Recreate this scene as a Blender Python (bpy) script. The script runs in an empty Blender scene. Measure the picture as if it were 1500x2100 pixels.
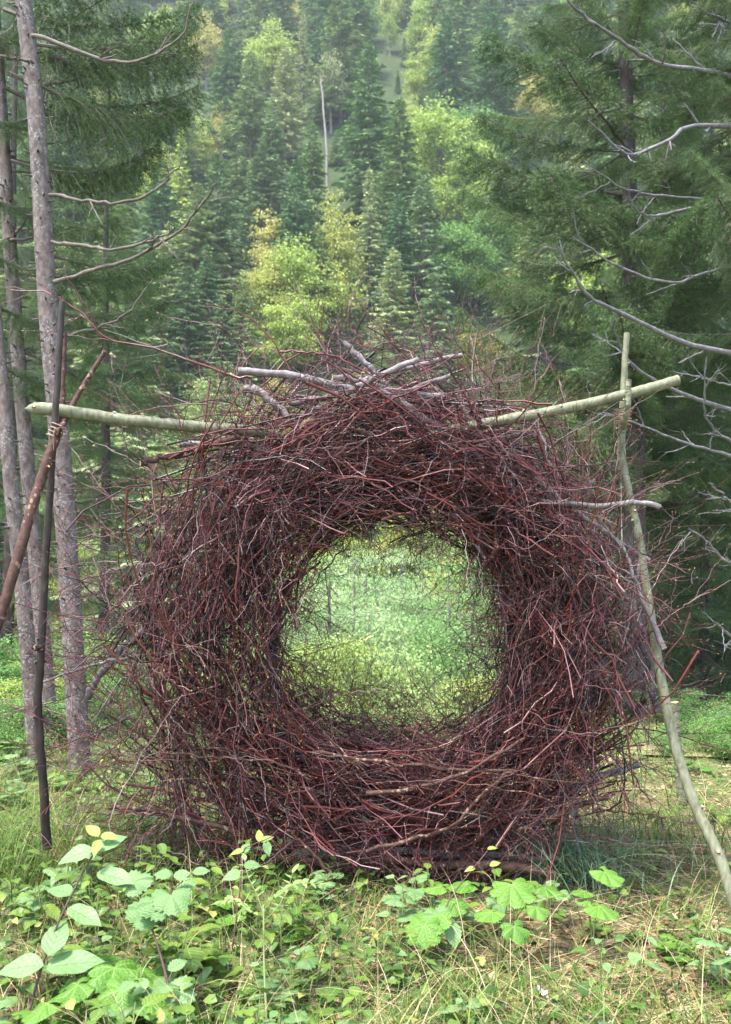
import bpy, math, random
import numpy as np
from mathutils import Vector, Matrix

R = np.random.default_rng(7)
random.seed(7)
scene = bpy.context.scene
COL = scene.collection

# ------------------------------------------------------------------ camera
CAMZ = 1.30
FPX = 2000.0                       # focal length in pixels of the 1500 x 2100 photograph
PITCH = math.atan(112.0 / FPX)
cam_d = bpy.data.cameras.new("camera")
cam = bpy.data.objects.new("camera", cam_d)
COL.objects.link(cam)
cam.location = (0, 0, CAMZ)
cam.rotation_euler = (math.pi / 2 + PITCH, 0, 0)
cam_d.sensor_fit = 'VERTICAL'
cam_d.sensor_height = 36.0
cam_d.sensor_width = 36.0 * 1500 / 2100
cam_d.lens = 36.0 * FPX / 2100
cam_d.clip_start = 0.05
cam_d.clip_end = 1500
cam_d.dof.use_dof = True
cam_d.dof.focus_distance = 4.0
cam_d.dof.aperture_fstop = 5.6
scene.camera = cam

# ------------------------------------------------------------------ sky, sun, exposure
SUN_EL, SUN_AZ = 68.0, 230.0       # azimuth clockwise from +Y (the view direction)
world = bpy.data.worlds.new("World")
scene.world = world
world.use_nodes = True
wn = world.node_tree
bg = wn.nodes["Background"]
sky = wn.nodes.new("ShaderNodeTexSky")
sky.sky_type = 'NISHITA'
sky.sun_disc = False
sky.sun_elevation = math.radians(SUN_EL)
sky.sun_rotation = math.radians(SUN_AZ)
sky.air_density = 1.0
sky.dust_density = 1.5
sky.ozone_density = 1.0
hs = wn.nodes.new("ShaderNodeHueSaturation")          # thin overcast: the blue of the sky is washed out
hs.inputs['Saturation'].default_value = 0.95
wn.links.new(sky.outputs[0], hs.inputs['Color'])
wn.links.new(hs.outputs[0], bg.inputs[0])
bg.inputs[1].default_value = 0.105

sun_d = bpy.data.lights.new("sun", 'SUN')
sun_d.energy = 1.5
sun_d.angle = math.radians(10)
sun_d.color = (1.0, 0.97, 0.95)
sun = bpy.data.objects.new("sun", sun_d)
COL.objects.link(sun)
az, el = math.radians(SUN_AZ), math.radians(SUN_EL)
sdir = Vector((math.sin(az) * math.cos(el), math.cos(az) * math.cos(el), math.sin(el)))
sun.rotation_euler = sdir.to_track_quat('Z', 'Y').to_euler()
sun.location = sdir * 60

vs = scene.view_settings
vs.view_transform = 'Standard'
vs.look = 'None'
vs.gamma = 1.0
vs.use_curve_mapping = False
vs.exposure = 2.95

scene.render.engine = 'CYCLES'
cy = scene.cycles
cy.max_bounces = 6
cy.diffuse_bounces = 3
cy.glossy_bounces = 2
cy.transmission_bounces = 3
cy.transparent_max_bounces = 8
cy.volume_bounces = 1
cy.use_denoising = True
cy.caustics_reflective = False
cy.caustics_refractive = False


# ------------------------------------------------------------------ picture helpers
def px(x, y, d):
    """the point of the photograph (x, y) at the distance d along +Y"""
    X = (x - 750.0) / FPX
    Z = (1050.0 - y) / FPX
    ry = math.cos(PITCH) - Z * math.sin(PITCH)
    rz = math.sin(PITCH) + Z * math.cos(PITCH)
    t = d / ry
    return np.array((X * t, d, CAMZ + rz * t))


def smooth(a, b, x):
    t = np.clip((x - a) / (b - a), 0, 1)
    return t * t * (3 - 2 * t)


def terrain(x, y):
    x = np.asarray(x, float); y = np.asarray(y, float)
    z = -5.5 * smooth(7.5, 32, y)
    z = z + 0.85 * np.maximum(0, np.sqrt((np.maximum(y - 40, 0)) ** 2 + 9) - 3)
    top = 0.85 * 180
    z = np.where(z > top, top + (z - top) * 0.15, z)
    z = z + 0.022 * np.sin(x * 2.1 + 0.6 * y) + 0.018 * np.sin(y * 3.3 - x * 1.3 + 1.0) + 0.012 * np.sin(x * 5.3 + y * 4.1)
    far = smooth(20, 60, y)
    z = z + far * (1.3 * np.sin(x * 0.11 + 1.3) + 1.1 * np.sin(y * 0.13 + x * 0.07))
    # the left of the clearing is a little higher
    z = z + 0.05 * smooth(0.5, 3.0, -x) * smooth(3.5, 5, y) * (1 - smooth(7, 9, y))
    return z


# ------------------------------------------------------------------ mesh helpers
class MB:
    def __init__(self):
        self.v = []; self.f = []; self.m = []; self.n = 0; self.uv = []; self.has_uv = False

    def add(self, V, F, mat=0, uv=None):
        """V (n,3); F list of (k,3|4) int arrays; uv (n,2) per vertex"""
        V = np.asarray(V, np.float32).reshape(-1, 3)
        if not isinstance(F, (list, tuple)):
            F = [F]
        for f in F:
            f = np.asarray(f, np.int64)
            if f.size == 0: continue
            self.f.append(f + self.n); self.m.append(np.full(len(f), mat, np.int32))
        self.v.append(V)
        if uv is not None: self.has_uv = True
        self.uv.append(np.zeros((len(V), 2), np.float32) if uv is None else np.asarray(uv, np.float32))
        self.n += len(V)

    def mesh(self, name, mats, smooth_shade=True):
        me = bpy.data.meshes.new(name)
        V = np.concatenate(self.v)
        me.vertices.add(len(V)); me.vertices.foreach_set("co", V.ravel())
        loops = np.concatenate([f.ravel() for f in self.f])
        tot = np.concatenate([np.full(len(f), f.shape[1], np.int64) for f in self.f])
        start = np.concatenate(([0], np.cumsum(tot)[:-1]))
        me.loops.add(len(loops)); me.loops.foreach_set("vertex_index", loops.astype(np.int32))
        me.polygons.add(len(tot)); me.polygons.foreach_set("loop_start", start.astype(np.int32))
        for mt in mats: me.materials.append(mt)
        me.polygons.foreach_set("material_index", np.concatenate(self.m))
        me.polygons.foreach_set("use_smooth", np.full(len(tot), smooth_shade))
        if self.has_uv:
            U = np.concatenate(self.uv)[loops]
            l = me.uv_layers.new(name="UVMap")
            l.data.foreach_set("uv", U.ravel())
        me.update(calc_edges=True)
        return me


def link(name, me, parent=None, loc=None, rot=None, scale=None):
    o = bpy.data.objects.new(name, me)
    COL.objects.link(o)
    if parent is not None: o.parent = parent
    if loc is not None: o.location = loc
    if rot is not None: o.rotation_euler = rot
    if scale is not None: o.scale = (scale,) * 3 if np.isscalar(scale) else scale
    return o


def thing(name, label, cat, loc=(0, 0, 0), group=None, me=None):
    o = bpy.data.objects.new(name, me)
    COL.objects.link(o)
    o.location = loc
    o["label"] = label; o["category"] = cat
    if group: o["group"] = group
    if me is None: o.empty_display_size = 0.1
    return o


def nrm(a):
    return a / np.maximum(np.linalg.norm(a, axis=-1, keepdims=True), 1e-9)


def tubes(P, Rd, k=4, rng=R, cap=False):
    """batch of tubes: P (M,N,3), Rd (M,N) -> verts, quad faces, tri caps"""
    P = np.asarray(P, float); Rd = np.asarray(Rd, float)
    if P.ndim == 2: P = P[None]; Rd = Rd[None]
    M, N, _ = P.shape
    T = nrm(np.gradient(P, axis=1))
    d = nrm(P[:, -1] - P[:, 0] + 1e-6)
    ref = rng.normal(size=(M, 3))
    ref = nrm(ref - (ref * d).sum(-1, keepdims=True) * d)
    u = ref[:, None, :] - (T * ref[:, None, :]).sum(-1, keepdims=True) * T
    u = nrm(u); v = np.cross(T, u)
    a = np.arange(k) * 2 * math.pi / k
    V = P[:, :, None, :] + Rd[:, :, None, None] * (np.cos(a)[None, None, :, None] * u[:, :, None, :] + np.sin(a)[None, None, :, None] * v[:, :, None, :])
    i = np.arange(N - 1)[:, None]; j = np.arange(k)[None, :]; jn = (j + 1) % k
    q = np.stack([i * k + j, i * k + jn, (i + 1) * k + jn, (i + 1) * k + j], -1).reshape(-1, 4)
    F = (np.arange(M)[:, None, None] * (N * k) + q[None]).reshape(-1, 4)
    return V.reshape(-1, 3), F


def resample(pts, n, rng=None, wob=0.0):
    """smooth curve (Catmull-Rom) through pts, n points"""
    pts = np.asarray(pts, float)
    p = np.vstack([2 * pts[0] - pts[1], pts, 2 * pts[-1] - pts[-2]])
    m = len(pts) - 1
    t = np.linspace(0, m - 1e-6, n)
    i = np.floor(t).astype(int); f = (t - i)[:, None]
    p0, p1, p2, p3 = p[i], p[i + 1], p[i + 2], p[i + 3]
    out = 0.5 * (2 * p1 + (p2 - p0) * f + (2 * p0 - 5 * p1 + 4 * p2 - p3) * f ** 2 + (3 * p1 - p0 - 3 * p2 + p3) * f ** 3)
    if wob: out = out + (rng or R).normal(size=out.shape) * wob
    return out


def stick(mb, pts, r0, r1, n=14, k=8, wob=0.0, mat=0, capmat=None, rprof=None, lump=0.06, point=0.0):
    """one solid stick with cut ends"""
    P = resample(pts, n, wob=wob)
    s = np.linspace(0, 1, n)
    rr = r0 + (r1 - r0) * s
    rr = rr * (1 + R.normal(size=n) * lump)
    if rprof is not None: rr = rprof(s, rr)
    if point:
        L = np.linalg.norm(np.diff(P, axis=0), axis=1).sum()
        rr = rr * np.clip(0.12 + 0.88 * (s * L / point), 0.12, 1)
    V, F = tubes(P, rr, k)
    mb.add(V, F, mat)
    cm = mat if capmat is None else capmat
    for e, pt in ((0, P[0]), (n - 1, P[-1])):
        ring = V[e * k:(e + 1) * k]
        c = ring.mean(0)
        idx = np.arange(k)
        tri = np.stack([np.full(k, k), idx, (idx + 1) % k], -1)
        if e == 0: tri = tri[:, ::-1]
        mb.add(np.vstack([ring, c]), tri, cm)
    return P, rr


def children_of(P, Rd, per, lmin, lmax, N, amin, amax, rng, smin=0.15, smax=1.0, up=0.0, zig=0.02, rfac=0.6, rmin=0.0009, bend=0.25):
    """side twigs that leave a batch of twigs: returns P2, R2, parent index"""
    M, Np, _ = P.shape
    pid = np.repeat(np.arange(M), per)
    K = len(pid)
    s = rng.uniform(smin, smax, K) * (Np - 1)
    i = np.minimum(s.astype(int), Np - 2); f = (s - i)[:, None]
    start = P[pid, i] * (1 - f) + P[pid, i + 1] * f
    T = nrm(P[pid, i + 1] - P[pid, i])
    r = Rd[pid, i] * rfac
    q = rng.normal(size=(K, 3)); q = nrm(q - (q * T).sum(-1, keepdims=True) * T)
    a = rng.uniform(amin, amax, K)[:, None]
    D = T * np.cos(a) + q * np.sin(a)
    L = rng.uniform(lmin, lmax, K)
    t = np.linspace(0, 1, N)
    Q = start[:, None] + D[:, None] * (t[None, :, None] * L[:, None, None])
    bd = (T * 0.7 + rng.normal(size=(K, 3)) * 0.6); bd[:, 2] += up
    Q = Q + bd[:, None] * (bend * L[:, None, None] * (t ** 2)[None, :, None])
    w = rng.normal(size=(K, 3)); w = nrm(w)
    sg = np.where(np.arange(N) % 2, 1.0, -1.0) * (np.arange(N) > 0)
    Q = Q + w[:, None] * (zig * L[:, None, None] * sg[None, :, None])
    rr = np.maximum(r, rmin)[:, None] * (1 - 0.6 * t)[None]
    return Q, rr, pid


def buds(P, rng, size=0.009, w=0.0019, every=None):
    """pointed buds at the twig tips"""
    tip = P[:, -1]; T = nrm(P[:, -1] - P[:, -2] + rng.normal(size=tip.shape) * 1e-4)
    M = len(tip)
    L = size * rng.uniform(0.7, 1.5, M)
    s = np.array([-0.15, 0.35, 1.0]); rw = np.array([0.5, 1.0, 0.05]) * w
    Pb = tip[:, None] + T[:, None] * (s[None, :, None] * L[:, None, None])
    Rb = np.repeat(rw[None], M, 0) * rng.uniform(0.8, 1.3, M)[:, None]
    return Pb, Rb


# ------------------------------------------------------------------ materials
def new_mat(name):
    m = bpy.data.materials.new(name); m.use_nodes = True
    nt = m.node_tree
    for n in list(nt.nodes):
        if n.type != 'OUTPUT_MATERIAL': nt.nodes.remove(n)
    return m, nt, nt.nodes['Material Output'] if 'Material Output' in nt.nodes else nt.nodes[0]


def N(nt, kind, **kw):
    n = nt.nodes.new("ShaderNode" + kind)
    for k, v in kw.items():
        if k in ('operation', 'blend_type', 'data_type', 'noise_dimensions', 'feature', 'wave_type', 'bands_direction', 'distance', 'voronoi_dimensions', 'use_clamp'):
            setattr(n, k, v)
        else:
            n.inputs[k].default_value = v
    return n


def ramp(nt, fac, stops, interp='LINEAR'):
    r = nt.nodes.new("ShaderNodeValToRGB")
    r.color_ramp.interpolation = interp
    el = r.color_ramp.elements
    while len(el) < len(stops): el.new(0.5)
    for e, (p, c) in zip(el, stops):
        e.position = p; e.color = (*c, 1)
    if fac is not None: nt.links.new(fac, r.inputs[0])
    return r.outputs[0]


def mixc(nt, fac, a, b, mode='MIX'):
    m = nt.nodes.new("ShaderNodeMix"); m.data_type = 'RGBA'; m.blend_type = mode
    for sock, val in ((m.inputs[0], fac), (m.inputs[6], a), (m.inputs[7], b)):
        if hasattr(val, 'is_linked'): nt.links.new(val, sock)
        elif np.isscalar(val): sock.default_value = val
        else: sock.default_value = (*val, 1)
    return m.outputs[2]


def math_n(nt, op, a, b=None, clamp=False):
    m = nt.nodes.new("ShaderNodeMath"); m.operation = op; m.use_clamp = clamp
    for k, val in ((0, a), (1, b)):
        if val is None: continue
        if hasattr(val, 'is_linked'): nt.links.new(val, m.inputs[k])
        else: m.inputs[k].default_value = val
    return m.outputs[0]


def objcoord(nt):
    return nt.nodes.new("ShaderNodeTexCoord").outputs['Object']


def noise(nt, vec, scale, detail=4, rough=0.6, out='Fac'):
    n = nt.nodes.new("ShaderNodeTexNoise")
    n.inputs['Scale'].default_value = scale; n.inputs['Detail'].default_value = detail; n.inputs['Roughness'].default_value = rough
    if vec is not None: nt.links.new(vec, n.inputs['Vector'])
    return n.outputs[out]


def scalev(nt, vec, s):
    m = nt.nodes.new("ShaderNodeMapping"); m.inputs['Scale'].default_value = s
    nt.links.new(vec, m.inputs['Vector'])
    return m.outputs[0]


def finish(nt, out, color, rough=0.7, spec=0.3, bump=None, bstr=0.4, bdist=0.005, trans=0.0, tcol=None, sheen=0.0):
    p = nt.nodes.new("ShaderNodeBsdfPrincipled")
    if hasattr(color, 'is_linked'): nt.links.new(color, p.inputs['Base Color'])
    else: p.inputs['Base Color'].default_value = (*color, 1)
    if hasattr(rough, 'is_linked'): nt.links.new(rough, p.inputs['Roughness'])
    else: p.inputs['Roughness'].default_value = rough
    p.inputs['Specular IOR Level'].default_value = spec
    if sheen: p.inputs['Sheen Weight'].default_value = sheen
    if bump is not None:
        b = nt.nodes.new("ShaderNodeBump"); b.inputs['Strength'].default_value = bstr; b.inputs['Distance'].default_value = bdist
        nt.links.new(bump, b.inputs['Height']); nt.links.new(b.outputs[0], p.inputs['Normal'])
    sh = p.outputs[0]
    if trans:
        t = nt.nodes.new("ShaderNodeBsdfTranslucent")
        c = color if tcol is None else tcol
        if hasattr(c, 'is_linked'): nt.links.new(c, t.inputs[0])
        else: t.inputs[0].default_value = (*c, 1)
        mx = nt.nodes.new("ShaderNodeMixShader"); mx.inputs[0].default_value = trans
        nt.links.new(sh, mx.inputs[1]); nt.links.new(t.outputs[0], mx.inputs[2]); sh = mx.outputs[0]
    nt.links.new(sh, out.inputs['Surface'])


def island(nt):
    return nt.nodes.new("ShaderNodeNewGeometry").outputs['Random Per Island']


def mat_twig():
    m, nt, out = new_mat("twig_bark")
    r = island(nt)
    c = ramp(nt, r, [(0.0, (0.011, 0.004, 0.004)), (0.38, (0.026, 0.007, 0.006)), (0.60, (0.122, 0.025, 0.018)),
                     (0.76, (0.095, 0.019, 0.028)), (0.90, (0.18, 0.055, 0.055)), (1.0, (0.32, 0.23, 0.21))])
    n = noise(nt, objcoord(nt), 55, 3)
    c = mixc(nt, 0.55, c, ramp(nt, n, [(0.3, (0.45, 0.42, 0.42)), (0.7, (1.25, 1.2, 1.2))]), 'MULTIPLY')
    finish(nt, out, c, 0.36, 0.5, n, 0.3, 0.002)
    return m


def mat_bud():
    m, nt, out = new_mat("bud_scales")
    c = ramp(nt, island(nt), [(0, (0.09, 0.032, 0.016)), (0.6, (0.18, 0.07, 0.04)), (1, (0.30, 0.15, 0.09))])
    finish(nt, out, c, 0.45, 0.4)
    return m


def mat_bark(name, stops, scale=(9, 9, 2.5), nscale=3.0, spots=None, rough=0.8, bstr=0.5, bdist=0.006, spotscale=40, ringy=0):
    m, nt, out = new_mat(name)
    oc = objcoord(nt)
    v = scalev(nt, oc, scale)
    n = noise(nt, v, nscale, 6, 0.65)
    c = ramp(nt, n, stops)
    n2 = noise(nt, oc, 2.2, 3)
    c = mixc(nt, 0.5, c, ramp(nt, n2, [(0.3, (0.7, 0.72, 0.72)), (0.7, (1.2, 1.15, 1.12))]), 'MULTIPLY')
    h = n
    if spots:
        vo = nt.nodes.new("ShaderNodeTexVoronoi"); vo.inputs['Scale'].default_value = spotscale
        vo.inputs['Randomness'].default_value = 1
        vv = scalev(nt, oc, (1, 1, 0.7)); nt.links.new(vv, vo.inputs['Vector'])
        a = math_n(nt, 'LESS_THAN', vo.outputs['Distance'], 0.38)
        b = math_n(nt, 'GREATER_THAN', noise(nt, oc, 7, 4, 0.7), 0.53)
        a = math_n(nt, 'MULTIPLY', a, b)
        c = mixc(nt, math_n(nt, 'MULTIPLY', a, 0.65), c, spots)
    finish(nt, out, c, rough, 0.25, h, bstr, bdist)
    return m


def mat_foliage(name, stops, trans=0.3, rough=0.55, spec=0.3, objcol=False, yellowing=None, nz=0.0):
    m, nt, out = new_mat(name)
    r = island(nt)
    c = ramp(nt, r, stops)
    if objcol:
        oi = nt.nodes.new("ShaderNodeObjectInfo")
        c = mixc(nt, 1.0, c, oi.outputs['Color'], 'MULTIPLY')
    if nz:
        n = noise(nt, objcoord(nt), nz, 3)
        c = mixc(nt, 0.7, c, ramp(nt, n, [(0.3, (0.6, 0.65, 0.6)), (0.7, (1.3, 1.25, 1.1))]), 'MULTIPLY')
    finish(nt, out, c, rough, spec, trans=trans)
    return m


def mat_leaf(name, a, b, veins=7, vein_col=(0.4, 0.5, 0.25), palm=0, trans=0.3, spec=0.28, rough=0.45, holes=False):
    """leaf with a midrib and side veins drawn from its UVs"""
    m, nt, out = new_mat(name)
    uv = nt.nodes.new("ShaderNodeUVMap").outputs[0]
    sx = nt.nodes.new("ShaderNodeSeparateXYZ"); nt.links.new(uv, sx.inputs[0])
    u, v = sx.outputs[0], sx.outputs[1]
    oi = nt.nodes.new("ShaderNodeObjectInfo")
    base = mixc(nt, oi.outputs['Random'], a, b)
    n = noise(nt, objcoord(nt), 26, 4)
    base = mixc(nt, 0.6, base, ramp(nt, n, [(0.3, (0.72, 0.75, 0.7)), (0.7, (1.25, 1.2, 1.15))]), 'MULTIPLY')
    if palm:
        w = math_n(nt, 'PINGPONG', math_n(nt, 'MULTIPLY', u, float(palm)), 0.5)      # 0 on a vein
        ve = math_n(nt, 'LESS_THAN', math_n(nt, 'MULTIPLY', w, v), 0.03)
        w2 = math_n(nt, 'PINGPONG', math_n(nt, 'ADD', math_n(nt, 'MULTIPLY', v, 5.0), math_n(nt, 'MULTIPLY', w, -2.2)), 0.5)
        v2 = math_n(nt, 'LESS_THAN', w2, 0.05)
    else:
        au = math_n(nt, 'ABSOLUTE', math_n(nt, 'SUBTRACT', u, 0.5))
        ve = math_n(nt, 'LESS_THAN', au, 0.022)
        w2 = math_n(nt, 'PINGPONG', math_n(nt, 'SUBTRACT', math_n(nt, 'MULTIPLY', v, float(veins)), math_n(nt, 'MULTIPLY', au, 3.4)), 0.5)
        v2 = math_n(nt, 'LESS_THAN', w2, 0.055)
    vv = math_n(nt, 'MAXIMUM', ve, math_n(nt, 'MULTIPLY', v2, 0.65))
    c = mixc(nt, math_n(nt, 'MULTIPLY', vv, 0.85), base, vein_col)
    if holes:
        br = math_n(nt, 'GREATER_THAN', noise(nt, objcoord(nt), 70, 2), 0.68)
        c = mixc(nt, br, c, (0.09, 0.06, 0.025))
    hh = math_n(nt, 'ADD', math_n(nt, 'MULTIPLY', w2, 2.0), n)
    finish(nt, out, c, rough, spec, hh, 0.35, 0.004, trans=trans)
    return m


TWIG = mat_twig()
BUD = mat_bud()
GREENPOLE = mat_bark("green_bark", [(0.25, (0.075, 0.075, 0.042)), (0.45, (0.15, 0.15, 0.085)), (0.6, (0.20, 0.195, 0.12)), (0.8, (0.32, 0.31, 0.23))], (16, 16, 5), 3.2, (0.10, 0.085, 0.05), 0.6, 0.5, 0.005, 45)
GREYBARK = mat_bark("grey_bark", [(0.3, (0.08, 0.06, 0.055)), (0.5, (0.17, 0.14, 0.13)), (0.75, (0.28, 0.245, 0.23))], (9, 9, 9), 2.5, (0.34, 0.31, 0.30), 0.7, 0.4, 0.004, 60)
BROWNBARK = mat_bark("brown_bark", [(0.3, (0.04, 0.02, 0.014)), (0.55, (0.085, 0.04, 0.027)), (0.78, (0.15, 0.08, 0.055))], (20, 20, 20), 2.5, (0.33, 0.2, 0.13), 0.65, 0.6, 0.006, 55)
DARKBARK = mat_bark("dark_bark", [(0.3, (0.022, 0.015, 0.013)), (0.6, (0.05, 0.034, 0.027)), (0.8, (0.10, 0.07, 0.055))], (14, 14, 6), 3, None, 0.6, 0.5, 0.005)
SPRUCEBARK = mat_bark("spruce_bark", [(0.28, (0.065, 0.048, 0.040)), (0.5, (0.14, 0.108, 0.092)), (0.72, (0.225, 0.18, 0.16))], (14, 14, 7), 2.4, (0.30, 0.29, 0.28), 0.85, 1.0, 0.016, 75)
SPRUCEDARK = mat_bark("dark_spruce_bark", [(0.3, (0.045, 0.034, 0.03)), (0.55, (0.085, 0.065, 0.058)), (0.8, (0.15, 0.12, 0.11))], (12, 12, 5), 2.6, None, 0.9, 0.8, 0.012)  # darker bark colour for the full spruces and the stubs on near trunks
DEADWOOD = mat_bark("bare_branch_bark", [(0.3, (0.09, 0.08, 0.08)), (0.55, (0.17, 0.155, 0.155)), (0.75, (0.28, 0.265, 0.265))], (12, 12, 12), 2, None, 0.7, 0.3, 0.004)
LIMBWOOD = mat_bark("limb_bark", [(0.3, (0.07, 0.057, 0.045)), (0.55, (0.13, 0.105, 0.085)), (0.75, (0.20, 0.17, 0.14))], (12, 12, 12), 2, None, 0.75, 0.4, 0.004)
CUTWOOD = mat_bark("cut_wood", [(0.3, (0.42, 0.26, 0.13)), (0.7, (0.62, 0.44, 0.26))], (30, 30, 30), 2, None, 0.75, 0.2, 0.002)
TWINE = mat_bark("jute_twine", [(0.3, (0.20, 0.13, 0.08)), (0.7, (0.42, 0.30, 0.20))], (60, 60, 60), 3, None, 0.9, 0.6, 0.003)

# ------------------------------------------------------------------ ground
def mat_ground():
    m, nt, out = new_mat("forest_ground")
    oc = objcoord(nt)
    n1 = noise(nt, oc, 0.55, 5, 0.6)
    n2 = noise(nt, oc, 34, 6, 0.7)
    litter = ramp(nt, n2, [(0.25, (0.045, 0.03, 0.018)), (0.5, (0.13, 0.09, 0.05)), (0.75, (0.26, 0.19, 0.105))])
    green = ramp(nt, n2, [(0.25, (0.035, 0.06, 0.018)), (0.5, (0.085, 0.13, 0.035)), (0.8, (0.19, 0.22, 0.07))])
    near = mixc(nt, ramp(nt, n1, [(0.38, (0, 0, 0)), (0.6, (1, 1, 1))]), litter, green)
    nf = noise(nt, oc, 1.4, 8, 0.75)
    meadow = ramp(nt, nf, [(0.3, (0.07, 0.12, 0.03)), (0.5, (0.13, 0.19, 0.05)), (0.72, (0.22, 0.26, 0.08))])
    sx = nt.nodes.new("ShaderNodeSeparateXYZ"); nt.links.new(oc, sx.inputs[0])
    mr = nt.nodes.new("ShaderNodeMapRange"); mr.inputs[1].default_value = 6.0; mr.inputs[2].default_value = 9.0
    nt.links.new(sx.outputs[1], mr.inputs[0])
    mr2 = nt.nodes.new("ShaderNodeMapRange"); mr2.inputs[1].default_value = 46.0; mr2.inputs[2].default_value = 62.0
    nt.links.new(sx.outputs[1], mr2.inputs[0])
    floor = ramp(nt, nf, [(0.3, (0.02, 0.03, 0.012)), (0.55, (0.04, 0.06, 0.02)), (0.75, (0.08, 0.085, 0.03))])
    c = mixc(nt, mr2.outputs[0], mixc(nt, mr.outputs[0], near, meadow), floor)
    finish(nt, out, c, 0.95, 0.15, n2, 0.7, 0.03)
    return m


gx = np.concatenate([-np.geomspace(260, 3.2, 46), np.linspace(-3.1, 3.1, 104), np.geomspace(3.2, 260, 46)])
gy = np.concatenate([np.linspace(-30, 1.4, 20), np.linspace(1.5, 9, 126), np.geomspace(9.1, 330, 110)])
GX, GY = np.meshgrid(gx, gy)
GZ = terrain(GX, GY)
GZ = GZ + np.where((GY < 9) & (np.abs(GX) < 3.2), R.normal(size=GX.shape) * 0.006, 0)
nx, ny = len(gx), len(gy)
idx = np.arange(nx * ny).reshape(ny, nx)
mb = MB()
mb.add(np.stack([GX, GY, GZ], -1).reshape(-1, 3), np.stack([idx[:-1, :-1], idx[:-1, 1:], idx[1:, 1:], idx[1:, :-1]], -1).reshape(-1, 4))
ground = link("ground", mb.mesh("ground", [mat_ground()]))
ground["kind"] = "structure"

# a pale worn track beyond the leaning pole
mp, nt, out = new_mat("worn_track")
n = noise(nt, objcoord(nt), 20, 6, 0.7)
finish(nt, out, ramp(nt, n, [(0.3, (0.09, 0.09, 0.035)), (0.5, (0.19, 0.165, 0.085)), (0.75, (0.15, 0.19, 0.05))]), 0.95, 0.1, n, 0.5, 0.02)
u = np.linspace(0, 1, 60); w = np.linspace(-1, 1, 9)
cxp = 1.75 + 5.0 * u; cyp = 6.7 + 1.1 * u ** 2 + 0.12 * np.sin(u * 14)
QX = cxp[:, None] + 0 * w[None]; QY = cyp[:, None] + w[None] * (0.42 * np.minimum(1, u * 7 + 0.05) + 0.06 * np.sin(u * 31))[:, None]
idx = np.arange(540).reshape(60, 9)
mb = MB(); mb.add(np.stack([QX, QY, terrain(QX, QY) + 0.012], -1).reshape(-1, 3), np.stack([idx[:-1, :-1], idx[1:, :-1], idx[1:, 1:], idx[:-1, 1:]], -1).reshape(-1, 4))
trk = link("path", mb.mesh("path", [mp])); trk["kind"] = "structure"

# ------------------------------------------------------------------ haze over the valley
m, nt, out = new_mat("haze_air")
pv = nt.nodes.new("ShaderNodeVolumePrincipled")
pv.inputs['Color'].default_value = (0.90, 0.95, 1.0, 1)
pv.inputs['Density'].default_value = 0.00040
pv.inputs['Anisotropy'].default_value = 0.2
nt.links.new(pv.outputs[0], out.inputs['Volume'])
mb = MB()
hx, hy0, hy1, hz0, hz1 = 275, -35, 340, -9, 215
hv = np.array([(x, y, z) for z in (hz0, hz1) for y in (hy0, hy1) for x in (-hx, hx)], float)
mb.add(hv, np.array([(0, 2, 3, 1), (4, 5, 7, 6), (0, 1, 5, 4), (2, 6, 7, 3), (0, 4, 6, 2), (1, 3, 7, 5)]))
haze = link("haze", mb.mesh("haze", [m], False))
haze["kind"] = "stuff"

# ------------------------------------------------------------------ far trees on the hillside
FIRFAR = mat_foliage("hillside_needles", [(0, (0.7, 0.75, 0.75)), (0.5, (1.2, 1.2, 1.15)), (0.85, (1.6, 1.55, 1.35)), (1, (2.2, 2.05, 1.6))], 0.12, 0.6, 0.2, objcol=True)
LEAFYOUNG = mat_foliage("young_tree_leaves", [(0, (0.8, 0.82, 0.8)), (0.5, (1.0, 1.0, 1.0)), (1, (1.2, 1.18, 1.1))], 0.4, 0.6, 0.12, objcol=True)
LEAFFAR = mat_foliage("hillside_leaves", [(0, (0.6, 0.65, 0.6)), (0.5, (1.0, 1.0, 1.0)), (1, (1.45, 1.35, 1.2))], 0.35, 0.55, 0.25, objcol=True)
FARBARK = mat_bark("far_bark", [(0.3, (0.10, 0.08, 0.07)), (0.7, (0.24, 0.20, 0.18))], (3, 3, 1), 2, None, 0.9, 0.3, 0.02)
PALEBARK = mat_bark("pale_bark", [(0.3, (0.20, 0.17, 0.15)), (0.7, (0.36, 0.31, 0.28))], (3, 3, 1), 2, None, 0.9, 0.3, 0.02)


def diamonds(B, D, L, W, rng, tilt=0.7):
    """leaf-like quads from base B along D, length L, width W"""
    K = len(B)
    up = np.zeros((K, 3)); up[:, 2] = 1
    up = nrm(up + rng.normal(size=(K, 3)) * tilt)
    side = nrm(np.cross(D, up))
    mid = B + D * (L * 0.45)[:, None]
    nn = np.cross(side, D)
    V = np.stack([B, mid + side * (W / 2)[:, None] , B + D * L[:, None] - nn * (L * 0.10)[:, None], mid - side * (W / 2)[:, None]], 1)
    F = np.arange(K * 4).reshape(K, 4)
    return V.reshape(-1, 3), F


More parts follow.
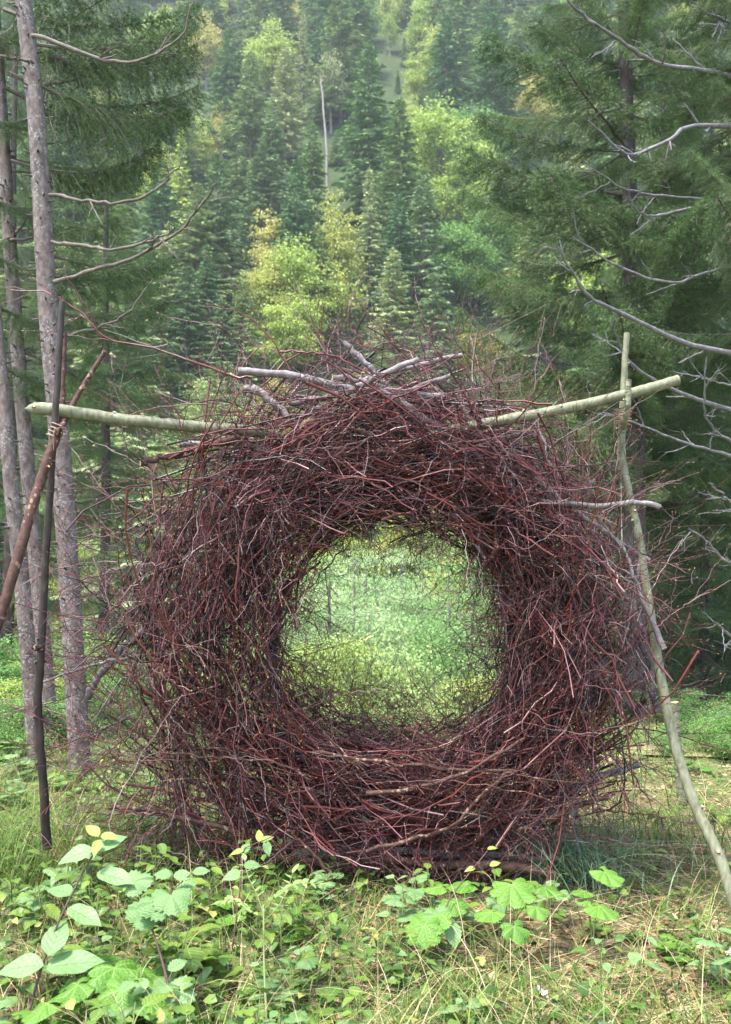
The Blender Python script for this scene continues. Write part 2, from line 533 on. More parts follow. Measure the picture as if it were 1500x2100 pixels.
def fir_crown(seed, H=14.0, Rm=2.3, base=1.2, droop=0.3, dens=1.0, sparse=0.0):
    rng = np.random.default_rng(seed)
    B, D, L, W = [], [], [], []
    axP, axR = [], []
    h = base
    while h < H - 0.15:
        q = h / H
        Lm = Rm * (1 - q) ** 0.78 * (1.0 + 0.12 * math.sin(h * 2.1 + seed)) + 0.10
        n = 7 if q < 0.8 else 5
        for a in np.arange(n) * 2 * math.pi / n + rng.uniform(0, 6.28):
            if rng.random() < sparse: continue
            a += rng.normal() * 0.25
            Lb = Lm * rng.uniform(0.62, 1.12)
            dr = droop * (1 - q) - 0.45 * max(0, q - 0.6) / 0.4 + rng.normal() * 0.08
            ra = np.array((math.cos(a), math.sin(a), 0)); ta = np.array((-math.sin(a), math.cos(a), 0))
            hh = h + rng.normal() * 0.12
            K = max(8, int(Lb / 0.042 * dens))
            s = rng.uniform(0.1, 1.0, K) ** 0.8
            z = hh + Lb * (-dr * s + 0.28 * dr * s ** 2)
            P0 = ra * (s * Lb)[:, None]; P0[:, 2] += z
            sg = np.where(rng.random(K) < 0.5, -1, 1) * rng.uniform(0.3, 1.1, K)
            d = ra * 0.8 + ta * sg[:, None]
            d[:, 2] = -0.25 - 0.55 * droop * rng.random(K) + 0.75 * max(0, q - 0.55)
            B.append(P0); D.append(nrm(d))
            l = (0.20 + 0.42 * Lb * (1 - 0.75 * s) * 0.55) * rng.uniform(0.7, 1.35, K) * 1.15
            L.append(np.minimum(l, 0.9)); W.append(rng.uniform(0.09, 0.19, K))
            t = np.linspace(0, 1, 4)
            ax = ra * (t * Lb)[:, None]; ax[:, 2] += hh + Lb * (-dr * t + 0.28 * dr * t ** 2)
            axP.append(ax); axR.append(0.022 * (1 - 0.8 * t) * (0.4 + Lb / Rm))
        h += (0.50 + 0.16 * math.sin(seed * 1.7 + h)) * (1 - q) ** 0.35 * rng.uniform(0.8, 1.2) + 0.03
    # leader
    B.append(np.array([[0, 0, H - 0.7 + 0.05 * i] for i in range(14)])); a = rng.uniform(0, 6.28, 14)
    D.append(nrm(np.stack([np.cos(a) * 0.5, np.sin(a) * 0.5, np.full(14, 0.9)], -1))); L.append(np.full(14, 0.22)); W.append(np.full(14, 0.06))
    B, D, L, W = map(np.concatenate, (B, D, L, W))
    mb = MB()
    V, F = diamonds(B, D, L, W, rng); mb.add(V, F, 0)
    V, F = tubes(np.array(axP), np.array(axR), 3, rng); mb.add(V, F, 1)
    return mb.mesh("fir_crown", [FIRFAR, FARBARK], False)


def trunk_mesh(H, r, seed, mat, n=9, bend=0.02, limbs=0):
    rng = np.random.default_rng(seed)
    z = np.linspace(-1.2, H, n)
    P = np.stack([np.cumsum(rng.normal(size=n)) * bend * H / n, np.cumsum(rng.normal(size=n)) * bend * H / n, z], -1)
    P[:, :2] -= P[1, :2]
    rr = r * (1 - 0.93 * np.clip(z / H, 0, 1)); rr[0] *= 1.3
    mb = MB(); V, F = tubes(P[None], rr[None], 8, rng); mb.add(V, F)
    return mb.mesh("trunk", [mat])


def broad_crown(seed, H=9.0, Rm=2.6, low=0.25, n_cl=80, per=105, leaf=0.215, conical=0.0, limb_mat=None, spread=0.42, leaf_mat=None):
    rng = np.random.default_rng(seed)
    C = []
    while len(C) < n_cl:
        p = rng.uniform(-1, 1, 3)
        q = (p[2] + 1) / 2
        rad = (1 - q) ** 0.9 * 1.05 if conical else 1.12 * math.sin(math.pi * min(q + 0.06, 1) ** 0.72) ** 0.8 * (1 - 0.35 * q)
        lump = 0.78 + 0.34 * math.sin(3 * math.atan2(p[1], p[0]) + seed + 7 * q)
        rr = math.hypot(p[0], p[1])
        if rr > rad * lump: continue
        if rr < rad * lump * 0.45 and rng.random() < 0.6: continue
        C.append((p[0] * Rm, p[1] * Rm, H * (low + (1 - low) * q)))
    C = np.array(C)
    mb = MB()
    K = n_cl * per
    c = np.repeat(C, per, 0)
    off = rng.normal(size=(K, 3)) * np.array([1.1, 1.1, 0.33]) * spread * np.repeat(rng.uniform(0.6, 1.3, n_cl), per)[:, None]
    B = c + off
    D = rng.normal(size=(K, 3)) + nrm(off) * 0.9; D[:, 2] -= 0.35; D = nrm(D)
    V, F = diamonds(B, D, leaf * rng.uniform(0.7, 1.4, K), leaf * 0.6 * rng.uniform(0.7, 1.3, K), rng, 0.55)
    mb.add(V, F, 0)
    # limbs from the trunk axis to the clumps
    st = np.stack([np.zeros(n_cl), np.zeros(n_cl), np.clip(C[:, 2] - np.hypot(C[:, 0], C[:, 1]) * 0.9, H * low * 0.5, H * 0.9)], -1)
    t = np.linspace(0, 1, 5)[None, :, None]
    P = st[:, None] * (1 - t) + C[:, None] * t
    P[:, 1:4] += rng.normal(size=(n_cl, 3, 3)) * 0.09
    V, F = tubes(P, np.repeat((0.028 * (1 - 0.8 * np.linspace(0, 1, 5)))[None], n_cl, 0) * H / 9, 3, rng)
    mb.add(V, F, 1)
    return mb.mesh("leafy_crown", [leaf_mat or LEAFFAR, limb_mat or FARBARK], False)


FIRS = [fir_crown(11, 14, 2.9, 1.0, 0.35), fir_crown(12, 14, 2.6, 1.4, 0.5, 1.1), fir_crown(13, 14, 3.2, 0.8, 0.25),
        fir_crown(14, 14, 2.2, 0.8, 0.45, 1.0), fir_crown(15, 14, 2.8, 1.5, 0.6, 0.9, 0.12), fir_crown(16, 14, 3.5, 1.0, 0.4, 1.0, 0.05),
        fir_crown(17, 14, 3.4, 1.2, 0.6, 1.0, 0.2), fir_crown(18, 14, 3.0, 0.8, 0.15, 0.9, 0.1), fir_crown(19, 14, 3.9, 1.5, 0.5, 0.85, 0.25), fir_crown(20, 14, 2.5, 0.6, 0.7, 1.1, 0.1)]
FIRTRUNK = trunk_mesh(13.6, 0.17, 3, FARBARK, bend=0.01)
BROADS = [broad_crown(21), broad_crown(22, 9, 2.2, 0.2, 85), broad_crown(23, 9, 3.0, 0.2, 120), broad_crown(24, 9, 2.0, 0.15, 85, conical=1),
          broad_crown(25, 9, 1.7, 0.25, 60, 50, spread=0.36)]
SHRUBS = [broad_crown(31, 3.2, 1.6, 0.06, 70, 210, 0.075, spread=0.27), broad_crown(32, 3.0, 1.9, 0.05, 80, 210, 0.078, spread=0.28), broad_crown(33, 3.4, 1.3, 0.06, 60, 210, 0.07, spread=0.25)]
BROADTRUNK = trunk_mesh(8.4, 0.13, 5, FARBARK, bend=0.06)
YOUNGS = [broad_crown(35, 9, 2.3, 0.10, 60, 300, 0.11, spread=0.55, leaf_mat=LEAFYOUNG), broad_crown(36, 9, 1.8, 0.08, 46, 320, 0.10, conical=1, spread=0.5, leaf_mat=LEAFYOUNG), broad_crown(37, 9, 2.7, 0.12, 60, 300, 0.115, spread=0.62, leaf_mat=LEAFYOUNG)]
SHRUBTRUNK = trunk_mesh(2.6, 0.04, 6, FARBARK, bend=0.08)

C_DARK = [(0.125, 0.205, 0.078), (0.10, 0.18, 0.08), (0.14, 0.21, 0.072), (0.125, 0.19, 0.085)]
C_GREY = [(0.19, 0.25, 0.105), (0.17, 0.235, 0.11), (0.21, 0.26, 0.105)]
C_PALE = [(0.30, 0.34, 0.17), (0.32, 0.35, 0.18)]
C_YELLOW = [(0.36, 0.38, 0.10), (0.42, 0.40, 0.12)]
C_LIME = [(0.34, 0.42, 0.10), (0.39, 0.45, 0.11), (0.29, 0.38, 0.09)]
C_GREEN = [(0.12, 0.24, 0.065), (0.15, 0.27, 0.07)]
C_ORANGE = [(0.52, 0.36, 0.085)]


def put_tree(kind, x, y, h, color, label, cat, group=None, rad=1.0, proto=None, name=None):
    z = float(terrain(x, y))
    protos, tr, H = {'fir': (FIRS, FIRTRUNK, 14.0), 'broad': (BROADS, BROADTRUNK, 9.0), 'shrub': (SHRUBS, SHRUBTRUNK, 3.2), 'young': (YOUNGS, BROADTRUNK, 9.0)}[kind]
    cm = protos[proto if proto is not None else random.randrange(len(protos))]
    t = thing(name or {'fir': 'fir_tree', 'broad': 'broadleaf_tree', 'shrub': 'shrub'}[kind], label, cat, (x, y, z), group)
    t.rotation_euler = (0, 0, random.uniform(0, 6.28))
    s = h / H
    c = link("crown", cm, t, scale=(s * rad, s * rad, s)); c.color = (*color, 1)
    k = link("trunk", tr, t, scale=(s, s, s))
    return t


placed = []; sight = []


def hill_tree(kind, xp, ytop, h, color, label, cat, rad=1.0, proto=None, group=None):
    """stand a tree on the hill so that its top shows at (xp, ytop) of the photograph"""
    for d in np.arange(42, 230, 0.5):
        p = px(xp, ytop, d)
        if p[2] - float(terrain(p[0], d)) <= h: break
    hh = p[2] - float(terrain(p[0], d))
    placed.append((p[0], d)); sight.append((xp, ytop, d, kind))
    return put_tree(kind, p[0], d, max(hh, 2.0), color, label, cat, group, rad, proto)


pick = random.choice
HILL = [
    # kind, x, top y, height, colours, radius factor, proto, label
    ('fir', 585, 92, 13, C_PALE, 0.95, 0, 'pale tipped fir with narrow crown high on the hillside left of the bare snag'),
    ('fir', 622, 28, 11, C_PALE, 0.8, 3, 'small pale tipped fir near the top edge of the hillside'),
    ('fir', 515, 112, 15, C_GREY, 1.0, 2, 'grey green fir beside the yellowing trees at upper left of the hillside'),
    ('fir', 700, -30, 16, C_GREY, 1.0, 5, 'tall grey green fir cut by the top edge above the snag'),
    ('fir', 757, 92, 17, C_DARK, 0.95, 2, 'large dark fir just right of the bare snag'),
    ('fir', 915, 25, 15, C_DARK, 0.95, 1, 'dark blue green fir beside the lime tree high on the hillside'),
    ('fir', 538, 292, 9, C_GREY, 1.2, 5, 'bushy grey green fir above the yellow conical tree'),
    ('fir', 372, 262, 12, C_LIME, 0.65, 3, 'slim yellow green conifer beyond the tips of the left bare branches'),
    ('fir', 470, 455, 8, C_PALE, 0.7, 3, 'slender pale fir left of the yellow conical tree'),
    ('fir', 806, 508, 9, C_PALE, 1.0, 0, 'neat pale spruce standing straight above the wreath'),
    ('fir', 758, 345, 11, C_PALE, 0.75, 3, 'slender pale fir behind the bright yellow green trees'),
    ('fir', 868, 342, 12, C_GREY, 0.95, 4, 'loose grey green fir right of the slender pale fir'),
    ('fir', 726, 556, 6, C_GREY, 0.95, 0, 'small green fir in front of the yellow green leafy trees'),
    ('fir', 500, 560, 8, C_GREY, 0.9, 0, 'mid green fir at the foot of the yellow conical tree'),
    ('fir', 425, 500, 9, C_DARK, 0.95, 1, 'dark fir left of the slender pale fir low on the hillside'),
    ('fir', 640, 250, 13, C_DARK, 0.9, 1, 'dark fir around the foot of the bare snag'),
    ('fir', 1010, 20, 16, C_DARK, 1.0, 2, 'dark fir at the top edge behind the right hand spruce'),
    ('fir', 330, 330, 13, C_DARK, 1.0, 0, 'dark fir behind the tip of the upper left bare branch'),
    ('fir', 405, 375, 12, C_GREY, 1.0, 5, 'spreading grey green fir at the tip of the longest left bare branch'),
    ('fir', 345, 455, 10, C_PALE, 0.9, 4, 'loose pale green conifer between the left bare branches'),
    ('fir', 448, 320, 13, C_DARK, 1.0, 2, 'dark fir under the small yellow leafy tree'),
    ('fir', 385, 545, 9, C_DARK, 1.1, 5, 'dark fir low on the hillside above the left end of the wreath'),
    ('fir', 455, 610, 7, C_GREY, 1.1, 0, 'grey green fir just above the upper left shoulder of the wreath'),
    ('fir', 325, 610, 8, C_GREY, 1.0, 1, 'grey green fir above the middle of the left horizontal pole'),
    ('fir', 610, 330, 12, C_DARK, 0.9, 2, 'dark fir between the yellow conical tree and the snag'),
    ('fir', 820, 400, 10, C_DARK, 1.0, 1, 'dark fir between the slender pale fir and the fresh green trees'),
    ('fir', 890, 560, 8, C_GREY, 1.1, 5, 'wide grey green fir right of the neat pale spruce'),
    ('fir', 660, 470, 9, C_DARK, 0.9, 1, 'dark fir standing among the yellow green leafy trees'),
    ('fir', 820, 200, 14, C_DARK, 1.0, 0, 'dark fir left of the big lime tree'),
    ('fir', 470, 60, 14, C_DARK, 1.0, 5, 'dark fir between the golden tree and the grey green fir at the top left'),
    ('fir', 560, 200, 13, C_GREY, 0.9, 1, 'grey green fir below the pale tipped fir'),
    ('fir', 350, 130, 14, C_DARK, 1.0, 2, 'dark fir behind the upper left spruce boughs'),
    ('broad', 425, 18, 11, C_YELLOW[1:] , 0.9, 1, 'golden leafy tree at the upper left of the hillside'),
    ('broad', 315, 5, 11, C_LIME, 1.0, 0, 'yellow green leafy tree behind the upper left spruce boughs'),
    ('broad', 455, 195, 8, C_YELLOW, 0.9, 4, 'small yellow leafy tree under the golden one'),
    ('broad', 400, 230, 8, C_LIME, 1.0, 1, 'lime leafy tree below the golden one at upper left'),
    ('broad', 800, 6, 8, C_LIME, 0.9, 4, 'sparse yellowish tree at the top of the hillside'),
    ('broad', 860, 78, 9, C_LIME, 0.85, 1, 'rounded yellow green tree beside the dark blue green fir'),
    ('broad', 842, 170, 8, C_LIME, 0.75, 3, 'lime green pointed treetop above the big lime tree'),
    ('broad', 905, 185, 13, C_LIME, 1.05, 2, 'big lime green leafy tree at the right of the hillside'),
    ('broad', 945, 290, 10, C_LIME, 1.0, 0, 'lime green leafy tree beneath the big lime one'),
    ('broad', 975, 400, 9, C_GREEN, 1.1, 2, 'fresh green leafy tree touching the right spruce boughs'),
    ('broad', 930, 440, 8, C_GREEN, 1.1, 2, 'fresh green rounded tree left of the right spruce boughs'),
    ('broad', 555, 385, 10, C_YELLOW, 0.85, 3, 'bright yellow conical tree in the middle of the hillside'),
    ('broad', 690, 380, 10, C_YELLOW[:1], 0.8, 1, 'bright yellow green tree beside the slender pale fir'),
    ('broad', 610, 462, 9, C_LIME, 1.0, 2, 'broad yellow green tree between the yellow conical tree and the pale spruce'),
    ('broad', 560, 480, 9, C_YELLOW, 0.9, 0, 'yellow leafy tree below the bright conical one'),
    ('broad', 665, 500, 8, C_LIME, 1.0, 0, 'yellow green tree low in the middle of the hillside'),
    ('broad', 590, 575, 7, C_LIME, 1.0, 2, 'lime leafy tree just above the top of the wreath'),
    ('broad', 960, 640, 5.5, C_ORANGE, 0.95, 4, 'small orange gold tree right above the wreath'),
    ('broad', 1010, 665, 4.5, C_ORANGE, 1.0, 4, 'low orange gold bush beside the small orange tree'),
    ('broad', 680, 75, 11, C_PALE, 0.8, 4, 'thin pale leafy tree right behind the snag top'),
    ('broad', 1090, 130, 10, C_YELLOW, 0.9, 0, 'yellow tree glimpsed through the right spruce boughs'),
    ('broad', 1330, 905, 8, C_LIME, 1.0, 0, 'light green tree behind the forked pole on the right'),
]
for kind, xp, yt, h, cols, rf, pr, lab in HILL:
    hill_tree(kind, xp, yt, h, pick(cols), lab, 'fir tree' if kind == 'fir' else 'tree', rf * (1.2 if kind == 'fir' else 1.0), pr)

# the bare standing snag
for d in np.arange(42, 230, 0.5):
    p = px(657, 150, d)
    if p[2] - float(terrain(p[0], d)) <= 13: break
b = px(672, 420, d - 0.5)
mb = MB()
stick(mb, [(0, 0, -1), (-0.15, 0, 5), (-0.55, 0.1, 11), (p[0] - b[0], 0, p[2] - float(terrain(b[0], d)))], 0.13, 0.06, 10, 7, 0.05)
s = thing("snag", 'bare pale dead trunk standing among the firs on the hillside', 'dead tree', (b[0], d, float(terrain(b[0], d))))
link("trunk", mb.mesh("snag_trunk", [PALEBARK]), s)
placed.append((b[0], d))

def fit_height(x, y, h):
    """lower a forest tree that would hide one of the trees singled out above"""
    xp = 750 + x / y * FPX
    z = float(terrain(x, y))
    for xs, ys, ds, ks in sight:
        if y < ds - 1 and abs(xp - xs) < (55 if ks == 'fir' else 75):
            lim = CAMZ + (1162 - (ys + (105 if ks == 'fir' else 150) + 60 * random.random())) / FPX * y - z
            h = min(h, lim)
    return h


def where(x, y):
    xp = 750 + x / y * FPX
    a = 'low on' if y < 72 else ('halfway up' if y < 115 else 'high on')
    b = 'behind the left spruces' if xp < 380 else ('left of the snag' if xp < 620 else ('around the snag' if xp < 740 else ('right of the snag' if xp < 920 else 'behind the right spruce')))
    return a + ' the far hillside ' + b


# the rest of the forest
nf = nb = 0
y = 44.0
while y < 205:
    half = 0.375 * y + 5
    st = 4.3 + y * 0.020
    for x in np.arange(-half, half, st):
        xx = x + random.uniform(-0.4, 0.4) * st; yy = y + random.uniform(-0.35, 0.35) * st
        if any((xx - a) ** 2 + (yy - b_) ** 2 < (0.6 * st) ** 2 for a, b_ in placed): continue
        pxx = 750 + xx / yy * FPX
        # the middle of the lower hill stays open for the leafy trees
        leafy = 0.27 + (0.55 if yy < 60 and 520 < pxx < 1080 else 0)
        if yy < 60 and 480 < pxx < 1100: leafy = 1.0
        if random.random() < leafy:
            if nb > 280: continue
            h = fit_height(xx, yy, random.uniform(8, 12) if yy > 60 else random.uniform(4.0, 6.5))
            h = max(h, random.uniform(2.5, 3.5))
            nb += 1
            tone, cols = pick((('lime green', C_LIME), ('lime green', C_LIME), ('fresh green', C_GREEN), ('yellowing', C_YELLOW)))
            put_tree('broad', xx, yy, h, pick(cols), tone + ' leafy tree ' + where(xx, yy), 'tree', 'leafy trees scattered over the hillside', random.uniform(0.9, 1.15))
        else:
            if nf > 258: continue
            h = fit_height(xx, yy, random.uniform(12, 18))
            h = max(h, random.uniform(3.0, 4.5))
            nf += 1
            tone, cols = pick((('dark', C_DARK),) * 3 + (('grey green', C_GREY),) * 3 + (('pale', C_PALE),))
            put_tree('fir', xx, yy, h, pick(cols), tone + ' fir ' + where(xx, yy), 'fir tree', 'firs covering the far hillside', random.uniform(1.05, 1.55))
    y += st * 0.92

def mesh_arrays(me):
    v = np.zeros(len(me.vertices) * 3, np.float32); me.vertices.foreach_get("co", v)
    li = np.zeros(len(me.loops), np.int32); me.loops.foreach_get("vertex_index", li)
    mi = np.zeros(len(me.polygons), np.int32); me.polygons.foreach_get("material_index", mi)
    return v.reshape(-1, 3), li.reshape(-1, 4), mi


thin = [mesh_arrays(fir_crown(51 + k, 14, 3.4, 0.8, 0.4, 0.30, 0.1)) for k in range(2)]
mb = MB()
for y in np.arange(46, 190, 9.5):
    for x in np.arange(0.375 * y + 8, 0.375 * y + 42, 9.0):
        for sx in (-1, 1):
            v, f, mi = random.choice(thin)
            xx = sx * (x + random.uniform(-3, 3)); yy = y + random.uniform(-3, 3); a = random.uniform(0, 6.28); sc_ = random.uniform(0.95, 1.3)
            rot = np.array(((math.cos(a), -math.sin(a), 0), (math.sin(a), math.cos(a), 0), (0, 0, 1)))
            w = (v @ rot.T) * sc_ + np.array((xx, yy, float(terrain(xx, yy))))
            base = mb.n
            mb.add(w, f[mi == 0], 0)
            mb.f.append(f[mi == 1] + base); mb.m.append(np.full((mi == 1).sum(), 1, np.int32))
wood = link("far_wood", mb.mesh("far_wood", [FIRFAR, FARBARK], False)); wood.color = (0.12, 0.19, 0.08, 1); wood["kind"] = "stuff"

# light green bushes below the clearing, seen through the wreath
k = 0
for i in range(120):
    d = random.uniform(17, 58)
    xx = random.uniform(-0.40, 0.40) * d
    put_tree('shrub', xx, d, random.uniform(1.6, 3.0) * (0.75 + d / 60), pick(C_LIME if i % 2 else [(0.30, 0.39, 0.14), (0.35, 0.43, 0.17)]), ('light green' if i % 2 else 'pale green') + ' bush in the hollow ' + ('left of' if xx / d < -0.09 else ('right of' if xx / d > 0.16 else 'straight behind')) + ' the wreath', 'bush', 'light green bushes in the hollow behind the wreath', random.uniform(0.9, 1.3))

hill_tree('fir', 800, 1165, 4.5, C_DARK[0], 'small dark conifer seen through the middle of the wreath', 'fir tree', 1.1, 0)
for i in range(52):
    d = random.uniform(24, 46)
    xx = (540 + 560 * random.random() - 750) / FPX * d
    zt = CAMZ + (1162 - random.uniform(1030, 1300)) / FPX * d          # crowns end at different heights of the opening
    h = zt - float(terrain(xx, d))
    put_tree('young', xx, d, min(max(h, 3.0), 8.0), pick([(0.34, 0.45, 0.20), (0.38, 0.48, 0.24), (0.28, 0.40, 0.15), (0.20, 0.34, 0.11), (0.14, 0.26, 0.08)]), 'pale young leafy tree seen through the opening of the wreath', 'young tree', 'pale young trees seen through the wreath', random.uniform(0.8, 1.2), name='young_tree')
# low undergrowth where the clearing ends on both sides
for i in range(46):
    d = random.uniform(6.4, 15)
    if not i % 2 and d > 9.5: continue
    xp = random.uniform(-40, 330) if i % 2 else random.uniform(1270, 1540)
    xx = (xp - 750) / FPX * d
    put_tree('shrub', xx, d, random.uniform(0.45, 1.0) * (0.7 + d / 15) * (0.8 if i % 2 else 0.42), pick(C_LIME[2:] + C_GREEN * 2 if i % 2 else C_GREEN), 'low green bush at the edge of the clearing ' + ('behind the left trunks' if i % 2 else 'behind the leaning right pole'), 'bush', 'low bushes at the edge of the clearing', random.uniform(1.0, 1.6))

# ------------------------------------------------------------------ near spruces
NEEDLE = mat_foliage("spruce_needles", [(0, (0.034, 0.065, 0.027)), (0.5, (0.068, 0.118, 0.040)), (0.85, (0.11, 0.175, 0.055)), (1, (0.16, 0.235, 0.07))], 0.22, 0.5, 0.3, nz=3.0)
NEEDLE2 = mat_foliage("bright_spruce_needles", [(0, (0.050, 0.098, 0.036)), (0.5, (0.10, 0.175, 0.055)), (0.85, (0.16, 0.25, 0.075)), (1, (0.24, 0.33, 0.10))], 0.25, 0.5, 0.3, nz=2.5)


def spruce_bough(seed, L=1.3, droop=0.5, sag=0.25, mat=NEEDLE, dens=1.0):
    """one bough along +X: axis, side branchlets that hang, and needles"""
    rng = np.random.default_rng(seed)
    mb = MB()
    n = 12; s = np.linspace(0, 1, n)
    ax = np.stack([s * L, rng.normal() * 0.08 * L * s ** 2 + rng.normal(size=n) * 0.006, L * (-sag * s + sag * 1.15 * s ** 2.6)], -1)
    ar = 0.014 * (1 - 0.85 * s) + 0.002
    V, F = tubes(ax[None], ar[None], 5, rng); mb.add(V, F, 1)
    nbr = int(L / 0.033)
    K = nbr * 2
    t = np.repeat(np.linspace(0.13, 0.985, nbr), 2) + rng.normal(size=K) * 0.008
    t = np.clip(t, 0.1, 0.995)
    sgn = np.tile([1, -1], nbr)
    pos = np.stack([np.interp(t, s, ax[:, c]) for c in range(3)], -1)
    l = (0.30 * L * (np.minimum(t / 0.3, 1) ** 0.5) * (1 - t) ** 0.65 + 0.07) * rng.uniform(0.55, 1.15, K)
    fw = rng.uniform(0.5, 1.0, K)
    d = nrm(np.stack([fw, sgn * rng.uniform(0.6, 1.0, K), rng.normal(size=K) * 0.18 + 0.05], -1))
    u = np.linspace(0, 1, 6)
    B = pos[:, None] + d[:, None] * (l[:, None] * u[None])[:, :, None]
    B[:, :, 2] -= droop * l[:, None] * (u ** 1.7)[None] * rng.uniform(0.5, 1.5, K)[:, None]
    V, F = tubes(B, np.repeat((0.0035 * (1 - 0.7 * u))[None], K, 0), 3, rng); mb.add(V, F, 1)
    # twiglets
    per = 10
    Q, rq, pid = children_of(B, np.full(B.shape[:2], 0.002), per, 0.045, 0.115, 4, 0.5, 0.95, rng, 0.05, 0.97, up=-0.2, zig=0.0, bend=0.35)
    Q = Q[rng.random(len(Q)) < np.clip(l[pid] / 0.16, 0.3, 1)]
    # needles on all of it
    def needles(Pl, count, ln, wd):
        M, NN, _ = Pl.shape
        pid = np.repeat(np.arange(M), count); Kk = len(pid)
        x = rng.uniform(0, NN - 1.001, Kk); i = x.astype(int); f = (x - i)[:, None]
        p0 = Pl[pid, i] * (1 - f) + Pl[pid, i + 1] * f
        T = nrm(Pl[pid, i + 1] - Pl[pid, i])
        q = rng.normal(size=(Kk, 3)); q[:, 2] = q[:, 2] * 0.6 + 0.15
        q = nrm(q - (q * T).sum(-1, keepdims=True) * T)
        D = nrm(T * rng.uniform(0.5, 1.0, Kk)[:, None] + q)
        sd = nrm(np.cross(D, rng.normal(size=(Kk, 3))))
        Ls = ln * rng.uniform(0.7, 1.3, Kk)[:, None]
        Vv = np.stack([p0 - sd * wd / 2, p0 + sd * wd / 2, p0 + D * Ls], 1)
        mb.add(Vv.reshape(-1, 3), np.arange(Kk * 3).reshape(Kk, 3), 0)
    needles(Q, int(19 * dens), 0.021, 0.0042)
    needles(B, int(34 * dens), 0.021, 0.0042)
    needles(ax[None, 4:], 90, 0.022, 0.006)
    return mb.mesh("spruce_bough", [mat, LIMBWOOD], False)


BOUGHS = [spruce_bough(41, 1.3, 0.55, 0.22), spruce_bough(42, 1.3, 0.9, 0.30), spruce_bough(43, 1.3, 0.75, 0.12), spruce_bough(44, 1.3, 0.4, 0.3)]
BOUGHS2 = [spruce_bough(45, 2.0, 0.7, 0.15, NEEDLE2), spruce_bough(46, 2.0, 0.9, 0.28, NEEDLE2), spruce_bough(47, 2.0, 0.5, 0.05, NEEDLE2)]


def put_bough(tree, start, end, proto, roll=0.0):
    start = Vector(start); end = Vector(end)
    x = (end - start); L = x.length; x.normalize()
    z = Vector((0, 0, 1)); z = (z - x * z.dot(x)).normalized(); y = z.cross(x)
    m = Matrix((x, y, z)).transposed().to_4x4() @ Matrix.Rotation(roll, 4, 'X')
    o = bpy.data.objects.new("bough", proto); COL.objects.link(o)
    o.parent = tree
    s = L / (2.0 if proto in BOUGHS2 else 1.3)
    o.matrix_local = Matrix.Translation(start - tree.location) @ m @ Matrix.Scale(s, 4)
    return o


def near_trunk(tree, pts, r0, r1, mat, n=26, k=14, stubs=40, name="trunk"):
    mb = MB()
    loc = np.array(tree.location)
    P, rr = stick(mb, [np.array(p) - loc for p in pts], r0, r1, n, k, 0.0, 0, lump=0.025)
    # broken-off twig stubs round the trunk
    for i in range(stubs):
        f = R.uniform(0.02, 0.98) * (n - 1); a = int(f); g = f - a
        c = P[a] * (1 - g) + P[min(a + 1, n - 1)] * g
        ang = R.uniform(0, 6.28); d = np.array((math.cos(ang), math.sin(ang), R.uniform(-0.2, 0.3)))
        rad = rr[a]; l = R.uniform(0.012, 0.05)
        V, F = tubes(np.array([c + d * rad * 0.8, c + d * (rad + l)])[None], np.array([[0.008, 0.004]]) * R.uniform(0.7, 1.3), 5)
        mb.add(V, F, 1)
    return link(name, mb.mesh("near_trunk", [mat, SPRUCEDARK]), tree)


def bare_branch(tree, pts, r0, r1, mat=DEADWOOD, twigs=5, name="bare_branch", lmax=0.25):
    mb = MB(); loc = np.array(tree.location)
    P = resample([np.array(p) - loc for p in pts], 24, wob=0.0045)
    rr = np.linspace(r0, r1, 24) * (1 + R.normal(size=24) * 0.07)
    V, F = tubes(P[None], rr[None], 7); mb.add(V, F)
    if twigs:
        Q, rq, _ = children_of(P[None], rr[None], twigs, 0.08, lmax, 7, 0.5, 1.1, R, 0.2, 0.98, zig=0.02, rmin=0.0022)
        V, F = tubes(Q, rq, 4); mb.add(V, F)
        Q2, r2, _ = children_of(Q, rq, 2, 0.04, 0.12, 4, 0.5, 1.0, R, 0.2, 0.95, rmin=0.0015)
        V, F = tubes(Q2, r2, 3); mb.add(V, F)
    return link(name, mb.mesh("bare_branch", [mat]), tree)


def base_of(p):
    return (float(p[0]), float(p[1]), float(terrain(p[0], p[1])))


# --- left trees
D1 = 6.0
t1_pts = [px(172, 1700, D1), px(152, 1350, D1), px(130, 1000, D1), px(97, 600, D1), px(76, 250, D1), px(48, 0, D1), px(10, -350, D1)]
T1 = thing("spruce_tree", 'spruce with lichen spotted pinkish trunk nearest the left end of the horizontal pole', 'spruce tree', base_of(t1_pts[0]))
near_trunk(T1, t1_pts, 0.068, 0.049, SPRUCEBARK, stubs=190)
D2 = 6.9
t2_pts = [px(118, 1690, D2), px(88, 1300, D2), px(52, 900, D2), px(28, 600, D2), px(6, 280, D2), px(-20, -100, D2)]
T2 = thing("spruce_tree", 'thinner spruce trunk standing between the two other trunks at the left', 'spruce tree', base_of(t2_pts[0]))
near_trunk(T2, t2_pts, 0.056, 0.045, SPRUCEBARK, stubs=70)
D3 = 6.3
t3_pts = [px(82, 1690, D3), px(55, 1300, D3), px(24, 1000, D3), px(4, 780, D3), px(-60, 200, D3), px(-95, -200, D3)]
T3 = thing("spruce_tree", 'grey spruce trunk leaning out of the left edge behind the dark pole', 'spruce tree', base_of(t3_pts[0]))
near_trunk(T3, t3_pts, 0.052, 0.042, SPRUCEBARK, stubs=80)

